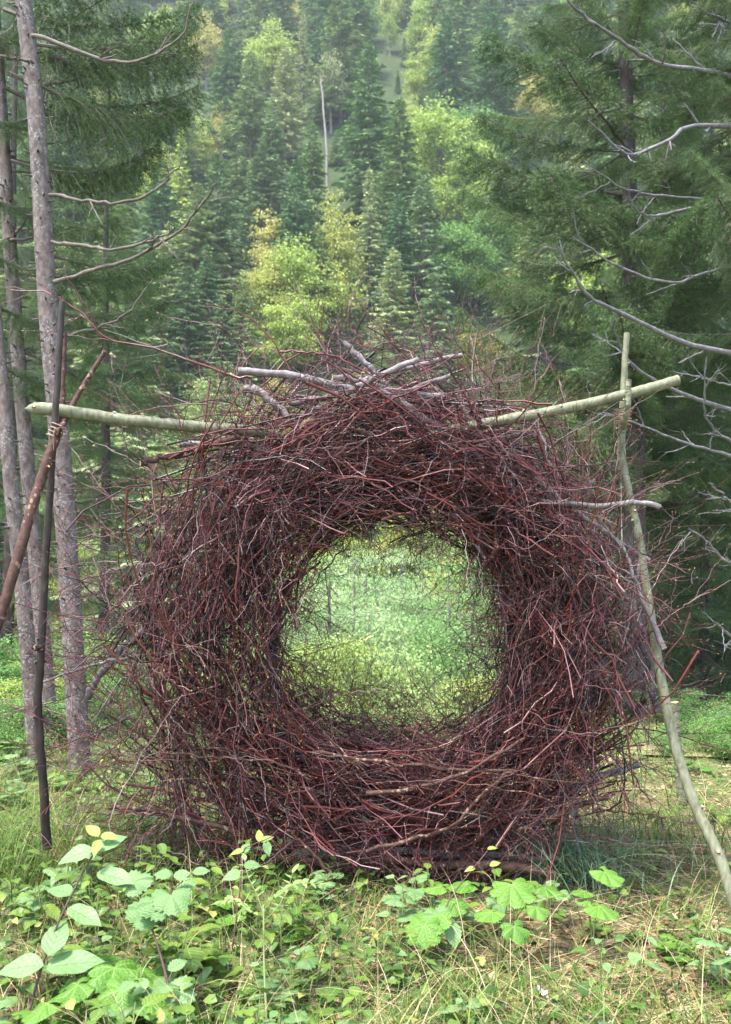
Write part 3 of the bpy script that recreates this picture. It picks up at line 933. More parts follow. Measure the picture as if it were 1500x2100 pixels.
for (a, b_, c, r0) in (
    ([(66, 72), (95, 78), (150, 100), (215, 122), (270, 128), (330, 105), (375, 68), (400, 0)], 5.9, 5.6, 0.016),
    ([(100, 398), (150, 408), (210, 417), (265, 413), (320, 388), (350, 360), (366, 340)], 5.9, 5.6, 0.013),
    ([(104, 496), (170, 503), (230, 510), (300, 500), (345, 478), (362, 466)], 5.9, 5.5, 0.014),
    ([(112, 580), (190, 556), (260, 535), (330, 500), (385, 455), (425, 405), (440, 375)], 5.9, 5.5, 0.014),
    ([(118, 690), (200, 672), (250, 650), (290, 605), (315, 570)], 6.0, 5.9, 0.009),
    ([(70, 128), (30, 120), (-30, 112)], 5.9, 5.7, 0.010)):
    n = len(a)
    bare_branch(T1, [px(x, y, b_ + (c - b_) * i / (n - 1)) for i, (x, y) in enumerate(a)], r0, 0.0045, LIMBWOOD, 5, lmax=0.22)
for a in ([(0, 70), (80, 62), (150, 35), (215, -5)], [(80, 178), (160, 160), (230, 115), (290, 80), (318, 45)], [(8, 495), (60, 490), (130, 478), (205, 462)],
          [(10, 270), (50, 245), (110, 240)], [(20, 490), (45, 465), (62, 438)]):
    n = len(a)
    bare_branch(T2, [px(x, y, 6.9 - 0.3 * i / (n - 1)) for i, (x, y) in enumerate(a)], 0.013, 0.004, LIMBWOOD, 4)

left_boughs = [
    (T2, (10, 20), (400, 20), 6.9, 6.5, 1), (T2, (10, -40), (300, -90), 6.9, 6.3, 0), (T2, (14, 80), (395, 110), 6.9, 6.6, 1), (T2, (20, 150), (400, 195), 6.9, 6.5, 1),
    (T2, (15, 120), (300, 90), 6.9, 7.4, 2), (T2, (10, 180), (330, 250), 6.9, 7.3, 1), (T1, (70, 90), (390, 85), 6.0, 6.3, 0), (T1, (75, 170), (380, 230), 6.0, 6.5, 1),
    (T2, (24, 330), (320, 312), 6.9, 6.6, 1), (T2, (24, 350), (290, 350), 6.9, 7.2, 2), (T2, (10, 320), (230, 330), 6.9, 7.8, 1), (T2, (32, 470), (240, 450), 6.9, 6.6, 2),
    (T1, (98, 520), (360, 530), 6.0, 6.4, 3), (T2, (36, 560), (330, 560), 6.9, 7.3, 0), (T1, (104, 640), (330, 630), 6.0, 6.6, 0), (T2, (40, 650), (300, 670), 6.9, 7.4, 2),
    (T2, (30, 480), (-120, 520), 6.9, 6.4, 0), (T3, (-20, 520), (90, 560), 6.3, 6.6, 0), (T3, (-10, 620), (110, 650), 6.3, 7.0, 1), (T3, (-40, 400), (80, 430), 6.3, 6.8, 2),
    (T3, (-50, 250), (60, 230), 6.3, 7.0, 0), (T3, (-70, 60), (50, 30), 6.3, 7.0, 1), (T3, (-10, 740), (90, 790), 6.3, 7.0, 0), (T2, (48, 800), (220, 850), 6.9, 7.5, 3),
    (T2, (45, 720), (320, 760), 6.9, 7.5, 1), (T1, (112, 740), (300, 790), 6.0, 6.9, 3),
]
for t, a, e, d0, d1, pr in left_boughs:
    put_bough(t, px(*a, d0), px(*e, d1), BOUGHS[pr], random.uniform(-0.3, 0.3))


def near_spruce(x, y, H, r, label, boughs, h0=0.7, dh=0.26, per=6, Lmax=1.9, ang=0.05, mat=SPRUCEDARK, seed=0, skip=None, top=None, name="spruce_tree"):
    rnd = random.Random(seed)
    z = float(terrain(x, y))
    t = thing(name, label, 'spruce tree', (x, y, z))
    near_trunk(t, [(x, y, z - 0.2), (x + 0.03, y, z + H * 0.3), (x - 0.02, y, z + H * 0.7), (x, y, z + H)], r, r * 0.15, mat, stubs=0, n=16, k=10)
    h = h0
    while h < (top or H) - 0.2:
        q = h / H
        for i in range(per):
            a = (i + rnd.random() * 0.7) * 6.283 / per + h * 1.7
            if skip and skip(h, a): continue
            L = Lmax * (1 - q) ** 0.6 * rnd.uniform(0.65, 1.1)
            zz = h + rnd.uniform(-0.1, 0.1)
            s = (x, y, z + zz)
            e = (x + math.cos(a) * L, y + math.sin(a) * L, z + zz + L * (ang + rnd.uniform(-0.15, 0.15)))
            put_bough(t, s, e, rnd.choice(boughs), rnd.uniform(-0.35, 0.35))
        h += dh * rnd.uniform(0.8, 1.2)
    return t


# right side: the big spruce whose boughs fill the upper right
p = px(1296, 900, 9.0)
RS = near_spruce(p[0], 9.0, 11.0, 0.115, 'big dark spruce filling the upper right behind the forked pole', BOUGHS2 + BOUGHS[:1], 2.3, 0.35, 6, 2.1, 0.2, seed=3, top=8.4)
p = px(1560, 900, 7.6)
RE = near_spruce(p[0], 7.6, 10.0, 0.11, 'spruce with long bare grey branches at the right edge', BOUGHS2[1:] + BOUGHS[2:], 3.2, 0.34, 5, 1.5, 0.1, seed=5, top=7.0)
p = px(1375, 900, 12.5)
near_spruce(p[0], 12.5, 9.0, 0.09, 'low boughed dark spruce under the big one at lower right', BOUGHS2 + BOUGHS[:1], 0.6, 0.34, 6, 1.9, -0.05, seed=8, top=7)
p = px(1435, 900, 10.2)
near_spruce(p[0], 10.2, 6.5, 0.06, 'young dark spruce with low boughs right behind the leaning pole', BOUGHS[:2] + BOUGHS2[:1], 0.35, 0.3, 6, 1.45, -0.08, seed=21)
p = px(1300, 900, 17.0)
near_spruce(p[0], 17.0, 11.0, 0.1, 'green spruce further back behind the big right hand spruce', BOUGHS2, 1.2, 0.32, 6, 2.0, -0.05, seed=9)
p = px(215, 900, 12.0)
near_spruce(p[0], 12.0, 8.0, 0.08, 'green spruce behind the left trunks at the height of the pole', BOUGHS2, 2.6, 0.34, 6, 1.6, -0.1, seed=12)
p = px(20, 900, 10.5)
near_spruce(p[0], 10.5, 8.5, 0.08, 'dark spruce behind the trunks at the left edge', BOUGHS2, 0.9, 0.42, 5, 1.5, -0.05, seed=13)


for a, d0, d1, r0, r1 in (
    ([(1560, 745), (1500, 725), (1400, 700), (1300, 655), (1215, 612), (1180, 570), (1140, 500)], 7.6, 6.4, 0.026, 0.006),
    ([(1560, 860), (1440, 822), (1350, 785), (1290, 740), (1265, 695), (1258, 660)], 7.6, 6.6, 0.020, 0.006),
    ([(1560, 950), (1500, 935), (1400, 905), (1310, 870), (1240, 845)], 7.6, 6.6, 0.016, 0.005),
    ([(1560, 262), (1500, 262), (1415, 258), (1375, 285), (1310, 315), (1272, 308), (1235, 275), (1205, 245)], 7.6, 6.6, 0.022, 0.006),
    ([(1560, 170), (1450, 146), (1350, 130), (1290, 95), (1215, 45), (1165, 0)], 7.6, 6.6, 0.022, 0.010),
    ([(1560, 60), (1500, 48), (1460, 30)], 7.6, 7.2, 0.018, 0.010),
    ([(1560, 520), (1500, 545), (1440, 562), (1380, 580), (1300, 560), (1240, 530), (1190, 490), (1176, 430)], 7.6, 6.8, 0.016, 0.004),
    ([(1520, 410), (1410, 428), (1340, 442), (1300, 425), (1290, 375)], 7.6, 7.0, 0.015, 0.004),
    ([(1560, 420), (1400, 405), (1310, 395), (1262, 378), (1200, 330)], 7.6, 7.0, 0.012, 0.004),
    ([(1560, 930), (1500, 905), (1460, 875), (1445, 830), (1450, 730)], 7.6, 6.8, 0.014, 0.005),
    ([(1560, 800), (1500, 790), (1440, 775), (1380, 760)], 7.6, 6.8, 0.010, 0.004),
    ([(1560, 1190), (1500, 1160), (1445, 1105), (1410, 1085)], 7.6, 6.6, 0.014, 0.005),
    ([(1560, 1065), (1500, 1030), (1455, 990)], 7.6, 6.8, 0.014, 0.006),
    ([(1560, 1340), (1500, 1305), (1465, 1275)], 7.6, 6.8, 0.014, 0.006)):
    n = len(a)
    bare_branch(RE, [px(x, y, d0 + (d1 - d0) * i / (n - 1)) for i, (x, y) in enumerate(a)], r0, r1, DEADWOOD, 7, lmax=0.28)

# ------------------------------------------------------------------ the wreath of twigs
YC = 4.2
RC = px(800, 1285, YC)                     # centre of the ring
PXM = YC / FPX                             # metres per photograph pixel in its plane
_ang = np.radians([0, 30, 45, 60, 90, 120, 135, 150, 180, 210, 225, 240, 270, 300, 315, 330, 360])
_ro = np.array([500, 485, 480, 525, 548, 545, 555, 585, 590, 612, 600, 560, 505, 541, 530, 520, 500]) * PXM
_ri = np.array([242, 246, 245, 240, 228, 215, 217, 217, 222, 252, 242, 245, 230, 252, 258, 268, 242]) * PXM
DEEP = 0.34


def ro(t): return np.interp(np.mod(t, 2 * math.pi), _ang, _ro)
def ri(t): return np.interp(np.mod(t, 2 * math.pi), _ang, _ri)


def ring_pt(t, rho, zeta):
    """rho -1..1 from inner to outer edge, zeta -1 (front) .. 1 (back)"""
    c = (ro(t) + ri(t)) / 2; h = (ro(t) - ri(t)) / 2
    r = c + rho * h
    return np.stack([RC[0] + r * np.cos(t), YC + zeta * DEEP + 0 * r, RC[2] + r * np.sin(t)], -1)


def ring_twigs(M, lmin, lmax, Np, rng, spread=0.5, front=0.0, maxrho=0.95, clock=0.5):
    t0 = rng.uniform(0, 2 * math.pi, M)
    dr = np.where(rng.random(M) < clock, -1.0, 1.0)
    L = rng.uniform(lmin, lmax, M)
    a = rng.uniform(0, 2 * math.pi, M); q = np.sqrt(rng.random(M)) * maxrho
    rho0 = q * np.cos(a) - 0.05; zeta0 = q * np.sin(a)
    zeta0 = np.where(rng.random(M) < front, -np.abs(zeta0) * 0.4 - 0.55, zeta0)
    s = np.linspace(-0.5, 0.5, Np)[None]
    c = (ro(t0) + ri(t0)) / 2; h = (ro(t0) - ri(t0)) / 2
    sl = rng.normal(size=M) * spread                       # slope across the ring
    slz = rng.normal(size=M) * spread * 0.7
    along = L[:, None] * s * np.cos(np.arctan(sl))[:, None]
    r0 = c + rho0 * h
    x = along
    straight = rng.uniform(0.30, 0.85, M)[:, None]
    r = r0[:, None] + straight * (np.sqrt(r0[:, None] ** 2 + x ** 2) - r0[:, None]) + L[:, None] * s * np.sin(np.arctan(sl))[:, None]
    r = r - straight * (L[:, None] ** 2) / (24 * r0[:, None]) - 0.04 * h[:, None]
    th = t0[:, None] + dr[:, None] * along / np.maximum(r0[:, None], 0.3) * (1 - 0.12 * straight)
    hh = (ro(th) - ri(th)) / 2; cc = (ro(th) + ri(th)) / 2
    rho = (r - cc) / hh
    rho = np.where(rho > 1.0, 1.0 + 0.6 * (rho - 1.0), rho); rho = np.where(rho < -0.95, -0.95 + 0.35 * (rho + 0.95), rho)
    zeta = zeta0[:, None] + slz[:, None] * s * L[:, None] / DEEP
    zeta = np.where(np.abs(zeta) > 1, np.sign(zeta) * (1 + 0.5 * (np.abs(zeta) - 1)), zeta)
    P = ring_pt(th, rho, zeta)
    w = nrm(rng.normal(size=(M, 3)))
    sg = np.where(np.arange(Np) % 2, 1.0, -1.0)
    bw = rng.normal(size=(M, 3)) * 0.028
    P = P + bw[:, None] * (np.sin((s + 0.5) * math.pi * 1.5))[:, :, None] * L[:, None, None]
    P = P + w[:, None] * (0.007 * sg)[None, :, None] + rng.normal(size=P.shape) * 0.0035
    flip = rng.random(M) < 0.5
    P[flip] = P[flip][:, ::-1]
    return P


def loose_twigs(tlo, thi, M, lmin, lmax, Np, rng, rho=0.8, out=1.0, tang=0.6, up=0.0, zlo=-0.9, zhi=0.9):
    t = np.radians(rng.uniform(tlo, thi, M))
    z = rng.uniform(zlo, zhi, M)
    P0 = ring_pt(t, np.full(M, rho), z)
    rad = np.stack([np.cos(t), 0 * t, np.sin(t)], -1); tg = np.stack([-np.sin(t), 0 * t, np.cos(t)], -1)
    D = rad * out + tg * (rng.normal(size=M) * tang)[:, None]
    D[:, 1] += rng.normal(size=M) * 0.35; D[:, 2] += up
    D = nrm(D)
    L = rng.uniform(lmin, lmax, M)
    s = np.linspace(0, 1, Np)
    P = P0[:, None] + D[:, None] * (L[:, None] * s[None])[:, :, None]
    cv = rng.normal(size=(M, 3)); cv = cv - (cv * D).sum(-1, keepdims=True) * D
    P = P + cv[:, None] * (0.16 * L[:, None, None] * (s ** 2)[None, :, None])
    w = nrm(rng.normal(size=(M, 3)))
    P = P + w[:, None] * (0.006 * np.where(np.arange(Np) % 2, 1, -1) * (s > 0))[None, :, None]
    return P


def taper(M, Np, rmin, rmax, rng, end=0.3):
    r = rng.uniform(rmin, rmax, M)
    return r[:, None] * (1 - (1 - end) * np.linspace(0, 1, Np))[None] * rng.uniform(0.86, 1.16, (M, Np))


wreath = thing("twig_wreath", 'huge ring woven of reddish brown twigs standing upright on the grass', 'twig ring', (float(RC[0]), YC, float(terrain(RC[0], YC))))
WL = np.array(wreath.location)
rw = np.random.default_rng(101)
groups = []                                             # (P, Rd, twiglets per twig, sizes)
Pm = ring_twigs(560, 0.5, 1.25, 13, rw, 0.48, 0.06); groups.append((Pm, taper(560, 13, 0.0028, 0.0057, rw, 0.3), 6, 4))
Pf = ring_twigs(850, 0.25, 0.8, 11, rw, 0.95, 0.10); groups.append((Pf, taper(850, 11, 0.0019, 0.0033, rw, 0.4), 5, 4))
Ps = ring_twigs(560, 0.15, 0.45, 8, rw, 2.0, 0.30); groups.append((Ps, taper(560, 8, 0.0018, 0.0028, rw, 0.5), 2, 3))
Pd = ring_twigs(1250, 0.4, 0.9, 8, rw, 0.40, 0.0, 0.72)
mid = np.degrees(np.arctan2(Pd[:, 4, 2] - RC[2], Pd[:, 4, 0] - RC[0])) % 360
Pd = Pd[rw.random(len(Pd)) > np.where(((mid > 130) & (mid < 240)) | (mid < 25) | (mid > 330), 0.55, 0.1)]        # looser on both sides
groups.append((Pd, taper(len(Pd), 8, 0.004, 0.0085, rw, 0.5), 1, 4))
for args in ((115, 250, 110, 0.25, 0.6, 10, rw, 0.75, 0.9, 0.6, 0.05), (180, 260, 50, 0.3, 0.65, 10, rw, 0.6, 0.7, 0.8, -0.1), (60, 125, 30, 0.2, 0.42, 10, rw, 0.8, 0.55, 0.9, 0.35), (-10, 62, 36, 0.2, 0.42, 10, rw, 0.8, 0.7, 0.8, 0.35),
             (285, 350, 50, 0.2, 0.5, 10, rw, 0.75, 0.7, 0.8, 0.0), (200, 285, 60, 0.25, 0.55, 10, rw, 0.75, 0.5, 1.0, 0.0)):
    P = loose_twigs(*args); groups.append((P, taper(len(P), 10, 0.0018, 0.0034, rw, 0.4), 4, 4))
P = loose_twigs(0, 360, 110, 0.12, 0.36, 8, rw, -0.85, -0.75, 0.9, 0.0); groups.append((P, taper(110, 8, 0.0012, 0.0022, rw, 0.5), 4, 4))
P = loose_twigs(140, 260, 60, 0.2, 0.45, 10, rw, -0.8, -0.6, 1.1, 0.1); groups.append((P, taper(60, 10, 0.0014, 0.0026, rw, 0.5), 3, 4))
P = loose_twigs(-60, 60, 60, 0.2, 0.42, 10, rw, -0.8, -0.6, 1.1, -0.05); groups.append((P, taper(60, 10, 0.0014, 0.0026, rw, 0.5), 3, 4))
P = loose_twigs(215, 330, 60, 0.12, 0.30, 8, rw, -0.85, -0.8, 0.9, 0.1); groups.append((P, taper(60, 8, 0.0013, 0.0024, rw, 0.5), 4, 4))

units = []       # per twig: score, pieces
stuff = MB()
cands = []
for gi, (P, Rd, per, k) in enumerate(groups):
    Q, rq, pid = children_of(P, Rd, per, 0.08, 0.30, 7, 0.35, 1.0, rw, 0.15, 1.0, up=0.05, zig=0.03, rfac=0.6, rmin=0.0015, bend=0.30)
    Q2, r2, pid2 = children_of(Q, rq, 1, 0.03, 0.10, 4, 0.4, 1.0, rw, 0.25, 0.95, zig=0.02, rfac=0.7, rmin=0.0013)
    pb, rb = buds(np.concatenate([Q[:, -2:], Q2[:, -2:]]), rw)
    sp, sr, spid = children_of(P, Rd, 3 if gi != 3 else 0, 0.010, 0.024, 3, 0.5, 1.2, rw, 0.1, 1.0, rfac=0.7, rmin=0.0018, zig=0.0)
    pb = np.concatenate([pb, sp]); rb = np.concatenate([rb, sr])                     # short spurs along the stems
    bpid = np.concatenate([pid, pid[pid2], spid])
    # front twigs that show largest become parts of their own
    ext = np.linalg.norm(P[:, -1] - P[:, 0], axis=-1)
    y = P[:, :, 1].mean(1) - YC
    score = ext * Rd[:, 0] * 200 + (-y / DEEP) * 1.6
    groups[gi] = (P, Rd, k, Q, rq, pid, Q2, r2, pid2, pb, rb, bpid, score)
    cands += [(score[i], gi, i) for i in range(len(P))]
cands.sort(reverse=True)
chosen = {}
for s, gi, i in cands[:296]: chosen.setdefault(gi, set()).add(i)
for gi, (P, Rd, k, Q, rq, pid, Q2, r2, pid2, pb, rb, bpid, score) in enumerate(groups):
    sel = np.zeros(len(P), bool); sel[list(chosen.get(gi, []))] = True
    p2 = pid[pid2]
    def emit(mb, m0, m1, m2, m3):
        for A, r_, kk, mk, mt in ((P, Rd, k, m0, 0), (Q, rq, 3, m1, 0), (Q2, r2, 3, m2, 0), (pb, rb, 3, m3, 1)):
            if mk.any():
                V, F = tubes(A[mk] - WL, r_[mk], kk, rw); mb.add(V, F, mt)
    emit(stuff, ~sel, ~sel[pid], ~sel[p2], ~sel[bpid])
    for i in np.nonzero(sel)[0]:
        mb = MB()
        one = np.zeros(len(P), bool); one[i] = True
        emit(mb, one, pid == i, p2 == i, bpid == i)
        link("twig", mb.mesh("twig", [TWIG, BUD]), wreath)
o = link("brushwood", stuff.mesh("brushwood", [TWIG, BUD]), wreath)
o["kind"] = "stuff"


def wreath_stick(name, pts, d, r0, r1, mat, wob=0.004, cap=CUTWOOD, twigs=0, label=None, k=9, n=16):
    mb = MB()
    ds = d if isinstance(d, (list, tuple)) else [d] * len(pts)
    W = [px(x, y, dd) - WL for (x, y), dd in zip(pts, ds)]
    P, rr = stick(mb, W, r0, r1, n, k, wob, 0, 1)
    if twigs:
        Q, rq, _ = children_of(P[None], rr[None], twigs, 0.10, 0.35, 7, 0.4, 0.9, rw, 0.15, 1.0, zig=0.02, rfac=0.5, rmin=0.0013)
        V, F = tubes(Q, rq, 4, rw); mb.add(V, F)
        Q2, r2, _ = children_of(Q, rq, 2, 0.04, 0.14, 5, 0.4, 1.0, rw, 0.2, 0.95, rmin=0.001)
        V, F = tubes(Q2, r2, 3, rw); mb.add(V, F)
        pb, rb = buds(np.concatenate([Q[:, -2:], Q2[:, -2:]]), rw); V, F = tubes(pb, rb, 3, rw); mb.add(V, F, 2)
    o = link(name, mb.mesh(name, [mat, cap, BUD]), wreath)
    if label: o["label"] = label
    return o


# thick cut branches woven into it
wreath_stick("branch", [(489, 762), (560, 765), (640, 778), (730, 800), (820, 805), (915, 812)], 4.08, 0.018, 0.015, GREYBARK, label='pale grey cut branch on the top')
wreath_stick("branch", [(858, 738), (800, 762), (730, 795), (690, 812)], 4.05, 0.013, 0.012, GREYBARK, label='short whitish cut branch pointing up right on the top')
wreath_stick("branch", [(706, 703), (735, 730), (770, 765), (800, 800)], 4.15, 0.012, 0.014, GREYBARK)
wreath_stick("branch", [(680, 772), (740, 780), (830, 800), (925, 770)], 4.1, 0.014, 0.010, GREYBARK)
wreath_stick("branch", [(600, 830), (680, 812), (760, 775), (950, 725)], 4.15, 0.013, 0.010, GREYBARK)
wreath_stick("branch", [(500, 800), (520, 798), (548, 815), (590, 850)], 4.08, 0.018, 0.015, GREYBARK)
wreath_stick("branch", [(290, 948), (330, 940), (400, 922), (480, 900)], 4.0, 0.014, 0.012, BROWNBARK)
wreath_stick("branch", [(365, 913), (400, 910), (440, 914), (520, 900)], 4.1, 0.014, 0.013, GREYBARK)
wreath_stick("branch", [(780, 800), (860, 850), (930, 900), (1010, 960), (1080, 1040)], 4.06, 0.018, 0.014, GREYBARK)
wreath_stick("branch", [(1355, 1036), (1300, 1032), (1230, 1035), (1150, 1030), (1080, 1022)], 4.0, 0.011, 0.013, GREYBARK, label='grey branch jutting out to the right past the forked pole')
wreath_stick("branch", [(1330, 1150), (1270, 1110), (1200, 1060), (1120, 1000), (1040, 930)], 4.05, 0.008, 0.013, GREYBARK)
wreath_stick("branch", [(1030, 1740), (1110, 1680), (1180, 1615), (1240, 1590), (1310, 1570)], [4.2, 4.15, 4.15, 4.2, 4.25], 0.032, 0.012, GREYBARK, label='thick mossy grey branch at the lower right', n=18)
wreath_stick("branch", [(1259, 1628), (1200, 1650), (1120, 1680), (1060, 1705)], 3.98, 0.010, 0.013, BROWNBARK)
wreath_stick("branch", [(1135, 1795), (1060, 1780), (960, 1775), (800, 1765), (700, 1760)], [3.92, 3.92, 3.95, 4.0, 4.05], 0.019, 0.017, BROWNBARK, label='reddish log lying under the wreath')
wreath_stick("branch", [(1150, 1762), (1040, 1758), (900, 1750), (760, 1745), (600, 1752)], [4.05] * 5, 0.010, 0.016, GREYBARK)
wreath_stick("branch", [(560, 1755), (700, 1778), (850, 1790), (960, 1792)], [4.02] * 4, 0.016, 0.014, BROWNBARK)
wreath_stick("branch", [(225, 1655), (300, 1660), (390, 1680), (480, 1705)], 4.0, 0.009, 0.013, BROWNBARK)
wreath_stick("branch", [(178, 1432), (200, 1392), (245, 1335), (300, 1290)], 4.15, 0.015, 0.015, GREYBARK)
wreath_stick("branch", [(70, 1408), (140, 1380), (210, 1358), (290, 1345)], 4.1, 0.004, 0.008, GREYBARK)
wreath_stick("branch", [(1255, 1418), (1290, 1445), (1330, 1458), (1362, 1452)], 4.1, 0.018, 0.017, GREYBARK)
wreath_stick("branch", [(1346, 1460), (1338, 1400), (1330, 1340), (1305, 1240), (1310, 1150)], 4.05, 0.012, 0.008, GREYBARK)
wreath_stick("branch", [(1360, 1330), (1325, 1250), (1300, 1180), (1270, 1110)], 3.95, 0.013, 0.007, GREYBARK, twigs=5)
wreath_stick("branch", [(590, 1700), (630, 1740), (680, 1790)], 3.84, 0.0055, 0.0075, BROWNBARK)
wreath_stick("branch", [(1050, 1580), (900, 1575), (760, 1560), (640, 1540)], 3.86, 0.008, 0.006, BROWNBARK, twigs=5)
wreath_stick("branch", [(350, 1545), (450, 1552), (560, 1562), (640, 1600)], 3.9, 0.0045, 0.0035, BROWNBARK, twigs=4)
wreath_stick("branch", [(620, 1170), (575, 1230), (560, 1330), (575, 1420), (640, 1490)], 4.25, 0.02, 0.017, BROWNBARK)
wreath_stick("branch", [(640, 1130), (700, 1070), (790, 1035), (880, 1060)], 4.3, 0.019, 0.015, BROWNBARK)
wreath_stick("branch", [(1000, 1150), (1045, 1230), (1060, 1330), (1040, 1430)], 4.3, 0.017, 0.014, BROWNBARK)
wreath_stick("branch", [(750, 1630), (880, 1610), (980, 1570), (1080, 1510)], 3.85, 0.010, 0.006, BROWNBARK, twigs=5)
wreath_stick("branch", [(750, 1745), (850, 1720), (930, 1690), (1000, 1620), (1050, 1580)], 3.84, 0.009, 0.006, BROWNBARK, twigs=5)
# the long twig that reaches out to the upper left, and other free tips on top
for pts, d, r0, r1, tw in (
    ([(520, 775), (480, 770), (400, 742), (300, 710), (215, 695), (165, 640), (100, 600), (20, 592)], 4.0, 0.0065, 0.002, 9),
    ([(215, 695), (165, 650), (120, 672), (75, 705)], 4.0, 0.003, 0.0015, 2),
    ([(600, 760), (560, 700), (515, 655), (470, 635), (410, 625)], 4.1, 0.004, 0.0014, 4),
    ([(760, 770), (700, 735), (640, 725), (575, 718)], 4.0, 0.0048, 0.0055, 3),
    ([(690, 740), (650, 690), (635, 645)], 4.1, 0.0035, 0.0015, 3),
    ([(770, 720), (730, 690), (712, 650), (730, 605)], 4.15, 0.003, 0.0013, 4),
    ([(905, 740), (880, 690), (860, 640), (848, 590)], 4.1, 0.004, 0.0015, 2),
    ([(870, 770), (820, 720), (790, 680), (770, 665)], 4.05, 0.004, 0.0015, 4),
    ([(1060, 870), (1090, 810), (1130, 745)], 4.0, 0.0035, 0.0018, 3),
    ([(1165, 830), (1150, 790), (1130, 748)], 4.0, 0.003, 0.0018, 2),
    ([(980, 860), (970, 790), (940, 735)], 3.95, 0.004, 0.002, 4),
    ([(1190, 1000), (1210, 900), (1270, 850)], 4.0, 0.0035, 0.0016, 4),
    ([(1340, 1290), (1400, 1245), (1470, 1205)], 4.0, 0.0035, 0.0014, 3),
    ([(1290, 1490), (1400, 1510), (1500, 1545), (1560, 1560)], 4.2, 0.0035, 0.0016, 5),
    ([(1220, 1660), (1330, 1670), (1420, 1690)], 4.1, 0.004, 0.0016, 6),
    ([(400, 1560), (250, 1560), (150, 1580), (60, 1530)], 4.0, 0.003, 0.0013, 6),
    ([(420, 1240), (280, 1210), (160, 1180), (80, 1160)], 4.0, 0.003, 0.0013, 6),
    ([(380, 1290), (250, 1275), (150, 1265), (85, 1280)], 4.0, 0.003, 0.0013, 5),
    ([(430, 1480), (300, 1440), (180, 1405), (90, 1350)], 4.0, 0.003, 0.0013, 6),
    ([(480, 1060), (330, 1040), (250, 1020), (180, 1000)], 4.0, 0.003, 0.0013, 5),
    ([(560, 890), (430, 830), (300, 840), (190, 870)], 3.95, 0.003, 0.0013, 5)):
    wreath_stick("twig_spray", pts, d, r0, r1, TWIG, 0.004, TWIG, tw, k=5, n=18)


# ------------------------------------------------------------------ poles
def pole(name, label, parts, mat, cat='pole', d_base=None):
    """parts: list of (part name, pts, depths, r0, r1, point)"""
    bx = min((px(x, y, dd) for _, pts, ds, *_ in parts for (x, y), dd in zip(pts, ds)), key=lambda q: q[2])
    t = thing(name, label, cat, tuple(float(v) for v in bx))
    L = np.array(t.location)
    for pn, pts, ds, r0, r1, pt in parts:
        mb = MB()
        P, rr = stick(mb, [px(x, y, dd) - L for (x, y), dd in zip(pts, ds)], r0, r1, 60, 12, 0.0008, 0, 1, lump=0.02, point=pt)
        # knots where side shoots were trimmed
        for i in range(max(3, int(np.linalg.norm(P[-1] - P[0]) * 7))):
            a = R.integers(4, 56); an = R.uniform(0, 6.28)
            T = nrm(P[a + 1] - P[a - 1]); q = np.cross(T, (0.3, 1, 0.2)); q = nrm(q); w = np.cross(T, q)
            d = q * math.cos(an) + w * math.sin(an) + T * 0.4
            c = P[a]
            ln = R.uniform(0.003, 0.010)
            stick(mb, [c + d * rr[a] * 0.6, c + d * (rr[a] + ln * 0.5), c + d * (rr[a] + ln)], rr[a] * 0.42, rr[a] * 0.26, 4, 7, 0, 0, 1)
        link(pn, mb.mesh(pn, [mat, CUTWOOD]), t)
    return t


pole("crossbar_pole", 'smooth grey green horizontal pole with sharpened end sticking out on the left',
     [("shaft", [(52, 838), (110, 840), (250, 860), (400, 875), (520, 885), (640, 905)], [3.9, 3.9, 3.95, 4.0, 4.05, 4.15], 0.0265, 0.022, 0.09)], GREENPOLE)
pole("crossbar_pole", 'grey green horizontal pole slanting up to the right in the fork',
     [("shaft", [(1392, 779), (1290, 808), (1160, 838), (1020, 864), (930, 882), (820, 910)], [4.0, 4.0, 4.0, 4.02, 4.06, 4.15], 0.0215, 0.022, 0)], GREENPOLE)
pole("dark_pole", 'thin dark upright pole at the left crossing the sharpened pole',
     [("shaft", [(128, 618), (122, 720), (114, 850), (106, 960), (94, 1150), (84, 1350), (78, 1450), (90, 1620), (97, 1740)], [3.84, 3.84, 3.84, 3.85, 3.87, 3.9, 3.92, 3.95, 4.0], 0.0115, 0.0185, 0),
      ("cut_stub", [(86, 1330), (80, 1329), (70, 1329)], [3.9, 3.86, 3.82], 0.012, 0.010, 0)], DARKBARK)
pl = pole("forked_pole", 'rough brown forked pole leaning in from the left edge holding up the sharpened pole',
     [("shaft", [(-190, 1700), (-90, 1500), (0, 1265), (55, 1080), (92, 960), (122, 880)], [3.6, 3.66, 3.72, 3.76, 3.80, 3.82], 0.023, 0.0185, 0),
      ("prong", [(118, 900), (128, 840), (131, 760), (134, 682)], [3.90, 3.94, 3.94, 3.94], 0.011, 0.008, 0),
      ("prong", [(118, 895), (148, 832), (175, 785), (216, 720)], [3.86, 3.95, 3.98, 4.0], 0.013, 0.009, 0),
      ("cut_stub", [(118, 895), (120, 885), (122, 882)], [3.82, 3.78, 3.765], 0.014, 0.011, 0)], BROWNBARK)
pr = pole("forked_pole", 'long greenish forked pole leaning at the right with twine tied below its fork',
     [("shaft", [(1512, 1868), (1470, 1745), (1425, 1650), (1385, 1530), (1356, 1390), (1336, 1270), (1312, 1110), (1290, 1010), (1276, 930), (1277, 850), (1281, 770), (1286, 683)],
       [3.70, 3.78, 3.85, 3.92, 3.98, 4.02, 4.06, 4.08, 4.08, 4.08, 4.08, 4.08], 0.0235, 0.0125, 0),
      ("prong", [(1278, 880), (1287, 840), (1289, 800), (1290, 778)], [4.03, 3.95, 3.94, 3.94], 0.013, 0.0105, 0)], GREENPOLE)
